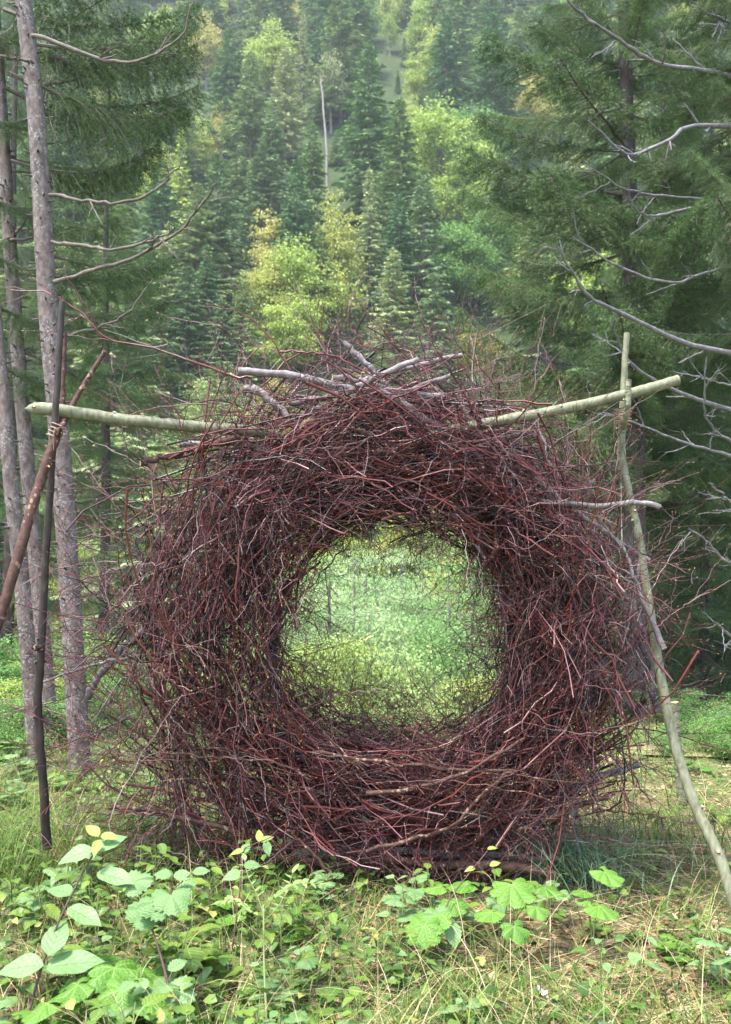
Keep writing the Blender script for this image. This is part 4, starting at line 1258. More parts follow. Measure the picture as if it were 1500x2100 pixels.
pole("thin_post", 'thin green post standing in the grass behind the right pole', [("shaft", [(1399, 1650), (1392, 1560), (1384, 1440)], [5.4, 5.4, 5.4], 0.026, 0.022, 0)], GREENPOLE, 'post')


def lashing(owner, c0, c1, d, r, turns):
    mb = MB(); L = np.array(owner.location)
    a = px(*c0, d) - L; b = px(*c1, d) - L
    T = nrm(b - a); q = nrm(np.cross(T, (0, 1, 0))); w = np.cross(T, q)
    n = turns * 12
    s = np.linspace(0, 1, n)
    an = s * turns * 2 * math.pi
    rr = r * (1 + 0.12 * np.sin(an * 0.37 + 1))
    P = a + (b - a) * (s + 0.08 * np.sin(an * 0.53))[:, None] + q * (rr * np.cos(an))[:, None] + w * (rr * np.sin(an))[:, None]
    V, F = tubes(P[None], np.full((1, n), 0.0024), 5); mb.add(V, F)
    for i in range(4):
        st = P[R.integers(0, n)]
        e = [st, st + np.array((R.normal() * 0.012, -0.012, -0.03)), st + np.array((R.normal() * 0.02, -0.01, -R.uniform(0.06, 0.14)))]
        V, F = tubes(resample(e, 8)[None], np.full((1, 8), 0.0013), 4); mb.add(V, F)
    return link("twine_lashing", mb.mesh("twine_lashing", [TWINE]), owner)


lashing(pr, (1277, 838), (1277, 872), 4.03, 0.034, 11)
lashing(pl, (112, 898), (124, 872), 3.83, 0.030, 7)

# ------------------------------------------------------------------ undergrowth
GRASSM = mat_foliage("grass_blades", [(0, (0.03, 0.07, 0.012)), (0.4, (0.08, 0.15, 0.022)), (0.72, (0.15, 0.22, 0.035)), (0.88, (0.24, 0.27, 0.06)), (1, (0.42, 0.33, 0.14))], 0.3, 0.5, 0.25)
SEDGEM = mat_foliage("sedge_blades", [(0, (0.07, 0.13, 0.06)), (0.6, (0.15, 0.24, 0.12)), (1, (0.26, 0.33, 0.18))], 0.3, 0.45, 0.4)
STRAWM = mat_foliage("dry_straw", [(0, (0.20, 0.13, 0.065)), (0.5, (0.42, 0.31, 0.165)), (0.85, (0.58, 0.46, 0.27)), (1, (0.32, 0.15, 0.08))], 0.15, 0.7, 0.2)
COVERM = mat_foliage("low_herbs", [(0, (0.035, 0.08, 0.016)), (0.4, (0.075, 0.14, 0.026)), (0.8, (0.135, 0.21, 0.042)), (1, (0.30, 0.29, 0.08))], 0.3, 0.45, 0.28)
STEMM = mat_foliage("green_stems", [(0, (0.10, 0.14, 0.04)), (1, (0.22, 0.24, 0.08))], 0.0, 0.5, 0.3)
REDSTEM = mat_bark("sapling_bark", [(0.3, (0.045, 0.025, 0.02)), (0.6, (0.10, 0.055, 0.04)), (0.8, (0.17, 0.10, 0.075))], (30, 30, 30), 2, None, 0.6, 0.3, 0.002)


def blades(xy, length, width, rng, flat=0.0, bend=0.6, nseg=4):
    K = len(xy)
    z = terrain(xy[:, 0], xy[:, 1])
    base = np.stack([xy[:, 0], xy[:, 1], z - 0.004], -1)
    a = rng.uniform(0, 2 * math.pi, K)
    hor = np.stack([np.cos(a), np.sin(a), np.zeros(K)], -1)
    lean = rng.uniform(0.05, 0.5, K) if flat == 0 else rng.uniform(2.0, 14.0, K)
    D = nrm(hor * lean[:, None] + np.array((0, 0, 1.0)))
    side = nrm(np.cross(D, hor + rng.normal(size=(K, 3)) * 0.3))
    t = np.linspace(0, 1, nseg + 1)
    bd = (bend * rng.uniform(0.3, 1.4, K))[:, None, None] if not flat else (0.12 * rng.normal(size=K))[:, None, None]
    C = base[:, None] + D[:, None] * (length[:, None] * t[None])[:, :, None] + hor[:, None] * (bd * length[:, None, None] * (t ** 2)[None, :, None])
    C[:, :, 2] -= (np.abs(bd[:, :, 0]) * 0.45 * length[:, None] * (t ** 3)[None])
    if flat: C[:, :, 2] = np.maximum(C[:, :, 2], z[:, None] + 0.003)
    w = width[:, None] * (1 - t ** 1.5 * 0.95)[None] / 2
    Lf = C - side[:, None] * w[:, :, None]; Rt = C + side[:, None] * w[:, :, None]
    V = np.stack([Lf, Rt], 2).reshape(K, -1, 3)
    n = (nseg + 1) * 2
    i = np.arange(nseg) * 2
    q = np.stack([i, i + 1, i + 3, i + 2], -1)
    F = (np.arange(K)[:, None, None] * n + q[None]).reshape(-1, 4)
    return V.reshape(-1, 3), F


def scatter(K, y0, y1, rng, xw=None, power=1.6):
    """points on the ground of the clearing, thinning with distance"""
    y = y0 + (y1 - y0) * rng.random(K) ** power
    half = 0.40 * y + 0.35
    x = rng.uniform(-1, 1, K) * half
    return np.stack([x, y], -1)


rg = np.random.default_rng(55)
def dryness(p):
    """0 lush left .. 1 dry trampled right, in patches"""
    v = smooth(-0.5, 0.55, p[:, 0]) * 0.85 + 0.18 * np.sin(p[:, 0] * 5 + p[:, 1] * 3.1) + 0.15 * np.sin(p[:, 1] * 6.3 - p[:, 0] * 2)
    return np.clip(v, 0, 1)


mb = MB()
pts = scatter(30000, 2.2, 9.0, rg)
pts = pts[rg.random(len(pts)) > dryness(pts) * 0.72]
ln = rg.uniform(0.04, 0.14, len(pts)) * (1 - 0.4 * dryness(pts)) * (1 + 0.8 * smooth(4.6, 5.5, pts[:, 1]))
V, F = blades(pts, ln, rg.uniform(0.002, 0.0048, len(pts)), rg); mb.add(V, F)
# taller tufts by the dark pole, round the foot of the wreath and at the lower right
for cx, cy_, sx_, n, l0, l1 in ((-1.42, 4.25, 0.28, 900, 0.15, 0.42), (-1.2, 4.6, 0.3, 500, 0.15, 0.4), (-0.9, 4.1, 0.3, 500, 0.12, 0.28), (0.85, 2.75, 0.40, 520, 0.10, 0.24), (0.2, 2.65, 0.35, 350, 0.1, 0.22), (1.3, 4.6, 0.4, 500, 0.15, 0.35), (1.5, 3.6, 0.3, 300, .1, .25)):
    q = np.stack([rg.normal(cx, sx_, n), rg.normal(cy_, sx_ * 0.7, n)], -1)
    q = q[q[:, 1] > 2.3]
    V, F = blades(q, rg.uniform(l0, l1, len(q)), rg.uniform(0.003, 0.0065, len(q)), rg, 0, 0.8, 5); mb.add(V, F)
o = link("grass", mb.mesh("grass", [GRASSM])); o["kind"] = "stuff"

mb = MB()
pts = scatter(17000, 2.2, 6.5, rg)
pts = pts[rg.random(len(pts)) < 0.2 + dryness(pts) * 0.9]
V, F = blades(pts, rg.uniform(0.06, 0.28, len(pts)), rg.uniform(0.0018, 0.0042, len(pts)), rg, 1.0); mb.add(V, F)
q = scatter(900, 2.3, 5.5, rg)
V, F = blades(q, rg.uniform(0.12, 0.38, len(q)), rg.uniform(0.0016, 0.003, len(q)), rg, 0, 1.1, 5); mb.add(V, F)
o = link("dry_straw", mb.mesh("dry_straw", [STRAWM])); o["kind"] = "stuff"

mb = MB()
q = scatter(9000, 2.2, 6.5, rg); q = q[rg.random(len(q)) < 0.35 + 0.65 * dryness(q)]; K = len(q)
B = np.stack([q[:, 0], q[:, 1], terrain(q[:, 0], q[:, 1]) + rg.uniform(0.003, 0.02, K)], -1)
a = rg.uniform(0, 6.28, K); D = nrm(np.stack([np.cos(a), np.sin(a), rg.normal(size=K) * 0.25], -1))
V, F = diamonds(B, D, rg.uniform(0.015, 0.05, K), rg.uniform(0.008, 0.026, K), rg, 0.35); mb.add(V, F)
LITTER = mat_foliage("leaf_litter", [(0, (0.06, 0.03, 0.015)), (0.4, (0.16, 0.08, 0.035)), (0.75, (0.30, 0.18, 0.085)), (1, (0.42, 0.31, 0.18))], 0.1, 0.8, 0.2)
o = link("leaf_litter", mb.mesh("leaf_litter", [LITTER])); o["kind"] = "stuff"

# a bluish sedge tuft leaning at the right foot of the wreath
mb = MB()
c = px(1180, 1770, 4.05)
q = np.stack([rg.normal(c[0], 0.10, 420), rg.normal(4.1, 0.10, 420)], -1)
V, F = blades(q, rg.uniform(0.2, 0.42, 420), rg.uniform(0.003, 0.006, 420), rg, 0, 0.9, 6); V[:, 0] += 0.0
V = V - np.array((c[0], 4.1, float(terrain(c[0], 4.1))), np.float32)
thing("sedge_tuft", 'bluish green tuft of long sedge at the right foot of the wreath', 'grass tuft', (c[0], 4.1, float(terrain(c[0], 4.1))), None, (mb.add(V, F), mb.mesh("sedge_tuft", [SEDGEM]))[1])


# --- leaf shapes
def oval_leaf(L=1.0, W=0.55, nt=9, nw=4, fold=0.12, curl=0.25, serr=0.0, tip=1.4, seed=0, wav=0.02):
    rng = np.random.default_rng(seed)
    t = np.linspace(0, 1, nt + 1)
    prof = np.sin(np.pi * t ** 0.8) ** 0.85 * (1 - 0.25 * t ** 3); prof = prof / prof.max() * W / 2
    prof[0] = 0.012; prof[-1] = 0.004
    if serr: prof = prof * (1 + serr * np.where(np.arange(nt + 1) % 2, 1, -1))
    u = np.linspace(-1, 1, 2 * nw + 1)
    x = np.repeat(t * L, len(u)); yy = (prof[:, None] * u[None]).ravel()
    z = fold * np.abs(yy) - curl * L * (x / L) ** 2 + wav * L * np.sin(9 * x / L + 3 * yy / W) * np.abs(yy) / (W / 2)
    V = np.stack([x, yy, z], -1)
    idx = np.arange(len(V)).reshape(nt + 1, len(u))
    F = np.stack([idx[:-1, :-1], idx[1:, :-1], idx[1:, 1:], idx[:-1, 1:]], -1).reshape(-1, 4)
    uv = np.stack([np.tile((u + 1) / 2, nt + 1), np.repeat(t, len(u))], -1)
    return V, F, uv


def palm_leaf(lobes=7, depth=0.25, teeth=0.05, seed=0, nseg=84, nr=5, cup=0.12, gap=0.5):
    rng = np.random.default_rng(seed)
    ph = np.linspace(-math.pi + gap, math.pi - gap, nseg + 1)
    f = (ph - ph[0]) / (ph[-1] - ph[0])
    lob = np.abs(np.cos(np.pi * f * lobes / 1.0 - np.pi * lobes / 2 * 1.0))
    if lobes % 2 == 0: lob = np.abs(np.sin(np.pi * f * lobes))
    r = (1 - depth + depth * lob ** 0.7) * (0.82 + 0.18 * np.cos(ph)) * (1 + teeth * np.where(np.arange(nseg + 1) % 2, 1, -1)) * (1 + rng.normal(size=nseg + 1) * 0.015)
    s = np.linspace(0.0, 1, nr + 1) ** 0.8
    X = (s[:, None] * (r * np.cos(ph))[None]); Y = (s[:, None] * (r * np.sin(ph))[None])
    w = np.cos(2 * np.pi * (f * lobes - lobes / 2.0))
    Z = 0.035 * (w[None] * s[:, None]) + cup * s[:, None] - 0.30 * s[:, None] ** 2 + 0.03 * np.sin(5 * X + 3 * Y + seed)
    V = np.stack([X, Y, Z], -1).reshape(-1, 3)
    idx = np.arange(len(V)).reshape(nr + 1, nseg + 1)
    F = np.stack([idx[:-1, :-1], idx[1:, :-1], idx[1:, 1:], idx[:-1, 1:]], -1).reshape(-1, 4)
    uv = np.stack([np.tile(f, nr + 1), np.repeat(s, nseg + 1)], -1)
    return V, F, uv


DOGLEAF = mat_leaf("dogwood_leaf", (0.14, 0.245, 0.085), (0.185, 0.30, 0.115), 6, (0.07, 0.14, 0.04), trans=0.25)
YOUNGLEAF = mat_leaf("young_leaf", (0.26, 0.33, 0.07), (0.33, 0.38, 0.09), 6, (0.3, 0.36, 0.08), trans=0.35)
BUTTERBUR = mat_leaf("butterbur_leaf", (0.085, 0.20, 0.022), (0.13, 0.26, 0.035), 7, (0.20, 0.33, 0.08), palm=7, trans=0.35)
HERBLEAF = mat_leaf("herb_leaf", (0.07, 0.15, 0.022), (0.17, 0.25, 0.04), 7, (0.24, 0.33, 0.09), trans=0.35, holes=True)
PALELEAF = mat_leaf("pale_herb_leaf", (0.13, 0.23, 0.075), (0.20, 0.31, 0.12), 7, (0.08, 0.16, 0.04), trans=0.3)
ROWANLEAF = mat_leaf("rowan_leaflet", (0.20, 0.32, 0.09), (0.30, 0.42, 0.13), 9, (0.35, 0.45, 0.2), trans=0.35)
DRYLEAF = mat_leaf("dry_leaf", (0.36, 0.22, 0.10), (0.55, 0.40, 0.24), 6, (0.25, 0.13, 0.06), trans=0.15, spec=0.2, rough=0.8)
WHITELEAF = mat_leaf("bleached_leaf", (0.66, 0.63, 0.56), (0.74, 0.72, 0.66), 6, (0.5, 0.45, 0.38), trans=0.15, spec=0.2, rough=0.8)


def leafmesh(spec, mat, name="leaf"):
    mb = MB(); mb.add(*spec[:2], 0, spec[2]); return mb.mesh(name, [mat])


M_DOG = [leafmesh(oval_leaf(1, 0.62, 12, 4, 0.15, 0.25, seed=1), DOGLEAF), leafmesh(oval_leaf(1, 0.56, 12, 4, 0.2, 0.12, seed=2, wav=0.04), DOGLEAF)]
M_YOUNG = [leafmesh(oval_leaf(1, 0.5, 10, 4, 0.3, 0.3, seed=3), YOUNGLEAF)]
M_BUR = [leafmesh(palm_leaf(7, 0.24, 0.035, 1), BUTTERBUR), leafmesh(palm_leaf(7, 0.18, 0.04, 2, cup=0.2), BUTTERBUR), leafmesh(palm_leaf(5, 0.34, 0.04, 3), BUTTERBUR)]
M_HERB = [leafmesh(oval_leaf(1, 0.6, 14, 3, 0.2, 0.3, 0.07, seed=5), HERBLEAF), leafmesh(oval_leaf(1, 0.75, 14, 3, 0.15, 0.35, 0.08, seed=6, wav=0.05), HERBLEAF), leafmesh(palm_leaf(5, 0.35, 0.06, 4, 40, 3), HERBLEAF)]
M_PALE = [leafmesh(oval_leaf(1, 0.66, 12, 3, 0.15, 0.2, 0.06, seed=7), PALELEAF), leafmesh(palm_leaf(3, 0.3, 0.06, 5, 36, 3), PALELEAF)]
M_ROWAN = [leafmesh(oval_leaf(1, 0.34, 10, 2, 0.15, 0.15, 0.06, seed=8), ROWANLEAF, "leaflet")]
M_DRY = [leafmesh(oval_leaf(1, 0.6, 8, 3, 0.5, 0.5, seed=9, wav=0.1), DRYLEAF)]
M_WHITE = [leafmesh(oval_leaf(1, 0.7, 8, 3, 0.5, 0.3, 0.1, seed=10, wav=0.14), WHITELEAF)]


def put_leaf(plant, me, pos, yaw, pitch, roll, size, name="leaf"):
    """pos relative to the plant; the leaf grows along its +X"""
    o = bpy.data.objects.new(name, me); COL.objects.link(o); o.parent = plant
    o.location = pos; o.rotation_euler = (roll, -pitch, yaw); o.scale = (size,) * 3
    return o


def stem_mesh(lines, mat):
    mb = MB()
    for P, r0, r1 in lines:
        P = resample(P, 9); V, F = tubes(P[None], np.linspace(r0, r1, 9)[None], 6); mb.add(V, F)
    return mb.mesh("stem", [mat])


def sapling(name, label, cat, stems, leaves, mat, d):
    """stems: px polylines; leaves: (x, y, dd, yaw deg in view, pitch, size, mesh)"""
    b = px(*stems[0][0][0], stems[0][1][0]); b[2] = float(terrain(b[0], b[1]))
    t = thing(name, label, cat, tuple(float(v) for v in b))
    L = np.array(t.location)
    lines = []
    for pts, ds, r0, r1 in stems:
        W = [px(x, y, dd) - L for (x, y), dd in zip(pts, ds)]
        lines.append((W, r0, r1))
    link("stem", stem_mesh(lines, mat), t)
    for (x, y, dd, yaw, pitch, roll, size, me) in leaves:
        ps = math.radians(yaw)                           # blades tip towards the camera so their faces show
        put_leaf(t, me, tuple(px(x, y, dd) - L), ps, math.radians(pitch * 0.5 + 34 * math.sin(ps)), math.radians(34 * math.cos(ps) + 0.35 * roll), size)
    return t


# the sapling with four big veined leaves at the left
d = 2.95
sapling("dogwood_sapling", 'leaning sapling with large pale ribbed oval leaves at lower left', 'sapling',
        [([(52, 2110), (85, 1985), (125, 1880), (165, 1800), (195, 1745), (205, 1712)], [2.75, 2.82, 2.88, 2.95, 2.98, 3.0], 0.0042, 0.002)],
        [(192, 1742, 2.98, 200, 8, 20, 0.105, M_DOG[0]), (200, 1790, 2.96, -18, 12, -25, 0.125, M_DOG[1]), (196, 1745, 2.98, 28, 24, -10, 0.10, M_DOG[0]),
         (150, 1835, 2.92, 165, 12, 35, 0.09, M_DOG[0]), (140, 1862, 2.9, -25, 8, -38, 0.125, M_DOG[1]), (204, 1716, 3.0, 150, 30, 0, 0.07, M_YOUNG[0]), (206, 1715, 3.0, -10, 25, 0, 0.06, M_YOUNG[0]), (205, 1722, 2.98, 265, 18, 0, 0.06, M_YOUNG[0]),
         (95, 1985, 2.8, 5, 12, -20, 0.16, M_DOG[1]), (90, 1980, 2.8, 185, 10, 20, 0.13, M_DOG[0]), (100, 1960, 2.8, 80, 20, 0, 0.12, M_DOG[0])], REDSTEM, d)
sapling("maple_sapling", 'forked dark stemmed sapling with small pale leaves left of the middle', 'sapling',
        [([(368, 2115), (345, 2020), (330, 1960), (305, 1885), (272, 1808)], [2.72, 2.78, 2.82, 2.88, 2.95], 0.005, 0.002),
         ([(308, 1890), (330, 1855), (352, 1828), (395, 1790)], [2.88, 2.86, 2.88, 2.9], 0.003, 0.0015),
         ([(352, 1830), (355, 1800), (356, 1795)], [2.88, 2.88, 2.88], 0.0015, 0.001)],
        [(272, 1808, 2.95, 10, 10, 0, 0.06, M_PALE[1]), (274, 1808, 2.95, 190, 5, 0, 0.055, M_PALE[0]), (356, 1795, 2.9, -5, 12, 0, 0.06, M_PALE[0]), (352, 1796, 2.9, 175, 12, 0, 0.055, M_PALE[0]), (396, 1790, 2.9, 10, 10, -10, 0.05, M_PALE[0]),
         (340, 1845, 2.87, -10, 5, 0, 0.07, M_PALE[0]), (330, 1850, 2.86, 190, 5, 0, 0.07, M_PALE[1]), (305, 1870, 2.88, 170, 8, 0, 0.07, M_PALE[1]), (352, 1835, 2.86, -60, 10, 0, 0.07, M_PALE[1]), (360, 1830, 2.9, 30, 10, 0, 0.07, M_PALE[0]),
         (345, 1990, 2.8, 30, 10, 0, 0.06, M_PALE[0]), (355, 2030, 2.76, -30, 10, 0, 0.07, M_PALE[1])], REDSTEM, 2.9)

# rowan seedling with feather leaves
b = px(545, 2110, 2.72)
ROW = thing("rowan_sapling", 'slender rowan sapling with feather leaves spread to both sides in the middle foreground', 'sapling', base_of(b))
RL = np.array(ROW.location)
lines = [([px(548, 2110, 2.72) - RL, px(542, 1980, 2.8) - RL, px(541, 1880, 2.86) - RL, px(540, 1855, 2.88) - RL], 0.0035, 0.002)]
fronds = []
for pts, ds, n, sz in (([(540, 1870), (525, 1830), (508, 1795), (503, 1765)], [2.87, 2.9, 2.92, 2.95], 6, 0.045), ([(540, 1860), (565, 1835), (610, 1812), (655, 1812)], [2.88, 2.85, 2.84, 2.84], 6, 0.047),
                       ([(541, 1900), (515, 1865), (480, 1845), (455, 1850)], [2.86, 2.82, 2.8, 2.8], 5, 0.04), ([(541, 1890), (570, 1860), (592, 1820), (600, 1790)], [2.86, 2.92, 2.98, 3.0], 6, 0.042)):
    W = [px(x, y, dd) - RL for (x, y), dd in zip(pts, ds)]
    lines.append((W, 0.0016, 0.0008)); fronds.append((resample(W, 24), n, sz))
link("stem", stem_mesh(lines, STEMM), ROW)
for P, n, sz in fronds:
    for i in range(n):
        a = int(6 + i * 17 / n); T = P[min(a + 1, 23)] - P[a - 1]
        yaw = math.atan2(T[1], T[0]) if np.hypot(T[0], T[1]) > 1e-4 else 0
        pit = math.atan2(T[2], np.hypot(T[0], T[1]))
        for sgn in (1, -1):
            put_leaf(ROW, M_ROWAN[0], tuple(P[a]), yaw + sgn * 1.15, 0.10 + 0.2 * math.sin(pit), sgn * 0.25, sz * (1 - 0.05 * abs(i - n / 2)), "leaflet")
    put_leaf(ROW, M_ROWAN[0], tuple(P[-1]), yaw, pit * 0.5, 0, sz, "leaflet")

sapling("beech_seedling", 'thin seedling with fresh leaves and a red tip in front of the wreath base', 'sapling',
        [([(470, 1990), (490, 1850), (495, 1780), (500, 1742), (530, 1728), (560, 1715)], [3.3, 3.35, 3.4, 3.45, 3.45, 3.45], 0.003, 0.0014)],
        [(533, 1728, 3.45, 100, 35, 20, 0.055, M_YOUNG[0]), (535, 1727, 3.45, 20, 30, 0, 0.05, M_YOUNG[0]), (545, 1724, 3.45, -60, -50, 0, 0.055, M_DOG[1]), (500, 1745, 3.44, 190, 5, 20, 0.05, M_YOUNG[0]), (498, 1750, 3.44, 60, 20, 0, 0.05, M_PALE[0]), (500, 1775, 3.42, 0, 10, 0, 0.06, M_PALE[0]), (497, 1790, 3.4, 200, 10, 0, 0.07, M_PALE[0])], REDSTEM, 3.4)
sapling("seedling", 'seedling with a bright leaf at its tip before the right of the wreath', 'sapling',
        [([(885, 1980), (915, 1860), (960, 1795), (1000, 1745)], [3.2, 3.3, 3.4, 3.45], 0.0028, 0.0015)],
        [(1000, 1742, 3.45, 10, 20, -20, 0.038, M_YOUNG[0]), (1005, 1776, 3.43, 20, 15, 10, 0.045, M_YOUNG[0]), (975, 1780, 3.42, 200, 20, 0, 0.04, M_YOUNG[0]), (925, 1890, 3.25, -80, -20, 0, 0.085, M_PALE[0]), (905, 1880, 3.25, 170, 5, 0, 0.06, M_PALE[1])], REDSTEM, 3.4)


def rosette(name, label, cat, c, leaves, mat, group=None):
    """broad leaves on stalks from one root"""
    t = thing(name, label, cat, c, group)
    lines = []
    for (p, yaw, pitch, roll, size, me) in leaves:
        p = np.array(p)
        lines.append(([np.zeros(3), p * np.array((0.4, 0.4, 0.65)), p], 0.0028, 0.0018))
    link("stem", stem_mesh(lines, mat), t)
    for (p, yaw, pitch, roll, size, me) in leaves:
        put_leaf(t, me, tuple(p), yaw, pitch, roll, size)
    return t


c = base_of(px(1030, 1930, 3.35)); C0 = np.array(c)
bl = []
for x, y, dd, yaw, pit, roll, s, m_ in ((1050, 1815, 3.35, -80, -22, 5, 0.125, 0), (960, 1815, 3.45, 170, -5, 0, 0.10, 1), (905, 1818, 3.5, 160, -8, 0, 0.09, 2), (1115, 1820, 3.42, -20, -8, 0, 0.09, 2), (890, 1880, 3.25, -130, -28, 0, 0.11, 1),
                                     (1010, 1872, 3.25, 200, -10, 0, 0.085, 1), (1055, 1900, 3.2, -70, -35, 0, 0.08, 2), (1100, 1860, 3.3, -60, -30, 0, 0.07, 2), (870, 1900, 3.2, -100, -40, 0, 0.10, 1), (930, 1850, 3.35, -90, -20, 0, 0.08, 0)):
    bl.append((px(x, y, dd) - C0, math.radians(yaw), math.radians(pit), math.radians(roll), s * 0.76, M_BUR[m_]))
rosette("butterbur_plant", 'clump of big rounded lobed leaves in front of the right foot of the wreath', 'plant', c, bl, STEMM)
c = base_of(px(1215, 1900, 3.45)); C0 = np.array(c)
rosette("butterbur_plant", 'small plant with two rounded leaves on thin stalks right of the sedge', 'plant', c,
        [(px(x, y, dd) - C0, math.radians(yw), math.radians(pt), 0, s, M_BUR[k_]) for x, y, dd, yw, pt, s, k_ in ((1240, 1790, 3.5, -50, -20, 0.075, 1), (1228, 1860, 3.4, -40, -12, 0.075, 0), (1200, 1830, 3.5, 190, 0, 0.05, 1), (1205, 1850, 3.45, 170, 0, 0.04, 2))], STEMM)
c = base_of(px(230, 2060, 2.72)); C0 = np.array(c)
rosette("hogweed_plant", 'yellow green plant with big lobed leaves behind the leaning sapling stem', 'plant', c,
        [(px(x, y, dd) - C0, math.radians(yw), math.radians(pt), 0, s, M_BUR[k_]) for x, y, dd, yw, pt, s, k_ in ((235, 1985, 2.8, -60, -15, 0.10, 2), (280, 1990, 2.85, 0, -10, 0.09, 0), (160, 2020, 2.75, 200, -20, 0.09, 2), (250, 2030, 2.72, -100, -40, 0.09, 2), (100, 2060, 2.68, 180, -20, 0.08, 0), (310, 2060, 2.7, -10, -15, 0.07, 2), (190, 1970, 2.9, 90, 0, 0.09, 0))], STEMM)

# --- the many small leafy weeds
protos = []
rp = random.Random(4)
for kind in range(6):
    n = (6, 7, 5, 8, 6, 9)[kind]
    h = (0.16, 0.22, 0.12, 0.26, 0.10, 0.18)[kind]
    mset = (M_HERB[:2], M_PALE, M_HERB[2:], M_HERB[:1], M_BUR[1:], M_PALE[:1] + M_HERB[1:2])[kind]
    sz = (0.07, 0.06, 0.065, 0.06, 0.055, 0.055)[kind]
    lv = []; lines = [(np.array([(0, 0, -0.02), (0.01, 0.0, h * 0.5), (0.0, 0.01, h)]), 0.0022, 0.0012)]
    for i in range(n):
        a = i * 2.4 + rp.uniform(-0.3, 0.3); q = 0.35 + 0.65 * i / (n - 1)
        r = rp.uniform(0.02, 0.07) * (1.2 - q * 0.5)
        p = np.array((math.cos(a) * r, math.sin(a) * r, h * q))
        lines.append((np.array([(0, 0, h * q * 0.7), p * np.array((0.5, 0.5, 0.92)), p]), 0.0013, 0.0008))
        lv.append((p, a, rp.uniform(-0.25, 0.35), rp.uniform(-0.3, 0.3), sz * rp.uniform(0.7, 1.25) * (1.15 - 0.4 * q), rp.choice(mset)))
    protos.append((stem_mesh(lines, STEMM), lv))
WEED_LABEL = ['leafy weed with toothed oval leaves in the undergrowth', 'weed with pale soft leaves in the undergrowth', 'low weed with jagged lobed leaves in the undergrowth',
              'tall nettle like weed with dark toothed leaves in the undergrowth', 'weed with small rounded leaves in the undergrowth', 'bushy weed with mixed pale leaves in the undergrowth']
WEED_NAME = ['leafy_weed', 'pale_weed', 'lobed_weed', 'nettle', 'round_leaf_weed', 'bushy_weed']
cnt = 0; tries = 0
while cnt < 175 and tries < 4000:
    tries += 1
    y = 2.35 + 4.2 * rp.random() ** 1.5; x = rp.uniform(-1, 1) * (0.40 * y + 0.1)
    dry = float(dryness(np.array([[x, y]]))[0])
    if rp.random() < dry * 0.85: continue
    if 3.85 < y < 4.6 and abs(x - RC[0]) < 0.9: continue
    k = rp.choice((0, 0, 1, 1, 2, 3, 4, 4, 5)) if x < 0.4 else rp.choice((2, 4, 0))
    t = thing(WEED_NAME[k], WEED_LABEL[k], 'weed', (x, y, float(terrain(x, y))), 'leafy weeds in the undergrowth: ' + WEED_NAME[k].replace('_', ' '))
    t.rotation_euler = (0, 0, rp.uniform(0, 6.28)); s = rp.uniform(0.6, 1.2) * (1.1 if x < -0.4 else 0.85); s *= 1.3 if (x < -0.3 and y < 3.3) else 1.0; t.scale = (s, s, s * rp.uniform(0.45, 0.8))
    sm, lv = protos[k]
    link("stem", sm, t)
    for (p, a, pi_, ro_, sz, me) in lv: put_leaf(t, me, tuple(p), a, pi_, ro_, sz)
    cnt += 1

for i in range(44):
    y = rp.uniform(3.0, 3.95); x = rp.uniform(-1.35, 0.25) if i % 4 else rp.uniform(0.25, 1.3)
    k = rp.choice((1, 3, 3, 5, 0))
    t = thing(WEED_NAME[k], 'tall ' + WEED_LABEL[k].replace('tall ', '').replace('in the undergrowth', 'rising before the foot of the wreath'), 'weed', (x, y, float(terrain(x, y))), 'tall weeds before the wreath: ' + WEED_NAME[k].replace('_', ' '))
    t.rotation_euler = (rp.uniform(-0.15, 0.15), rp.uniform(-0.15, 0.15), rp.uniform(0, 6.28)); sc_ = rp.uniform(0.7, 1.15); t.scale = (sc_, sc_, sc_ * rp.uniform(0.6, 1.2))
    sm, lv = protos[k]
    link("stem", sm, t)
    for (p, a, pi_, ro_, sz, me) in lv: put_leaf(t, me, tuple(p), a, pi_, ro_, sz)

# --- low herb cover, nobody could count it
mb = MB()
pts = scatter(15000, 2.2, 8.5, rg, power=1.5)
pts = pts[rg.random(len(pts)) > dryness(pts) * 0.66]
pts = pts[rg.random(len(pts)) < 0.45 + 0.75 * np.sin(pts[:, 0] * 4.3 + 2.1 * np.sin(pts[:, 1] * 3.7)) * np.sin(pts[:, 1] * 5.1 + pts[:, 0] * 1.7) + 0.3]
K = len(pts)
z = terrain(pts[:, 0], pts[:, 1])
hgt = rg.random(K) ** 1.6 * np.where(pts[:, 0] < -0.2, 0.16, 0.09) * (1 + 0.9 * smooth(4.4, 5.4, pts[:, 1]))
B = np.stack([pts[:, 0], pts[:, 1], z + hgt + 0.005], -1)
a = rg.uniform(0, 6.28, K)
D = nrm(np.stack([np.cos(a), np.sin(a), rg.normal(size=K) * 0.35], -1))
L = rg.uniform(0.018, 0.055, K)
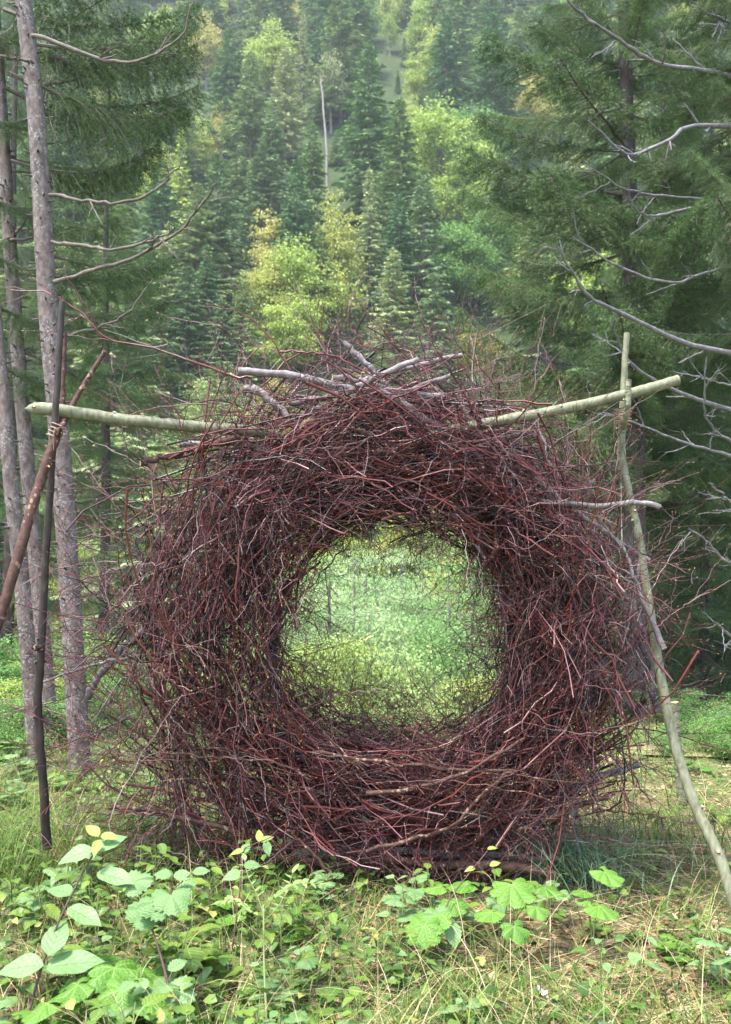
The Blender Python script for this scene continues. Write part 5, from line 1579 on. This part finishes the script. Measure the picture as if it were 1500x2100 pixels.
up = nrm(np.array((0, 0, 1.0)) + rg.normal(size=(K, 3)) * 0.3); S = nrm(np.cross(up, D)); U = np.cross(D, S)
tt = np.array([0, 0.25, 0.6, 1.0]); ww = np.array([0.02, 0.30, 0.27, 0.0]); zz = np.array([0, 0.05, 0.03, -0.12])
Vs = []
for t_, w_, z_ in zip(tt, ww, zz):
    for u_ in (-1, 0, 1):
        Vs.append(B + D * (t_ * L)[:, None] + S * (u_ * w_ * L)[:, None] + U * ((z_ + 0.10 * abs(u_) * (w_ > 0.1)) * L)[:, None])
V = np.stack(Vs, 1)
q = np.array([(r * 3 + c_, r * 3 + c_ + 1, r * 3 + c_ + 4, r * 3 + c_ + 3) for r in range(3) for c_ in range(2)])
mb.add(V.reshape(-1, 3), (np.arange(K)[:, None, None] * 12 + q[None]).reshape(-1, 4))
o = link("low_herbs", mb.mesh("low_herbs", [COVERM])); o["kind"] = "stuff"

# --- dry curled leaves and bleached scraps on the ground
for i, (x, y, dd, s, me, lab) in enumerate((
    (1095, 1950, 3.05, 0.055, M_WHITE[0], 'bleached curled leaf lying on the straw below the lobed plant'),
    (1275, 2030, 2.75, 0.05, M_WHITE[0], 'bleached curled leaf on the dry grass at lower right'),
    (1245, 2035, 2.74, 0.045, M_WHITE[0], 'flat bleached leaf beside the curled one at lower right'),
    (1490, 1868, 3.35, 0.06, M_WHITE[0], 'white leaf at the foot of the leaning right pole'),
    (1365, 1790, 3.75, 0.05, M_DRY[0], 'orange brown dry leaf on the grass at the right'),
    (640, 862, 3.86, 0.06, M_DRY[0], 'orange dry leaf caught in the top of the wreath'),
    (600, 880, 3.87, 0.05, M_DRY[0], 'brown dry leaf caught left of the orange one on the wreath'),
    (725, 1560, 3.85, 0.04, M_DRY[0], 'brown dry leaf caught low inside the wreath'))):
    p = px(x, y, dd)
    if y > 1700: p[2] = float(terrain(p[0], p[1])) + 0.02
    o = thing("dead_leaf", lab, 'leaf', tuple(float(v) for v in p), None, me)
    o.scale = (s,) * 3; o.rotation_euler = (rp.uniform(-0.4, 0.4), rp.uniform(-0.5, 0.2), rp.uniform(0, 6.28))
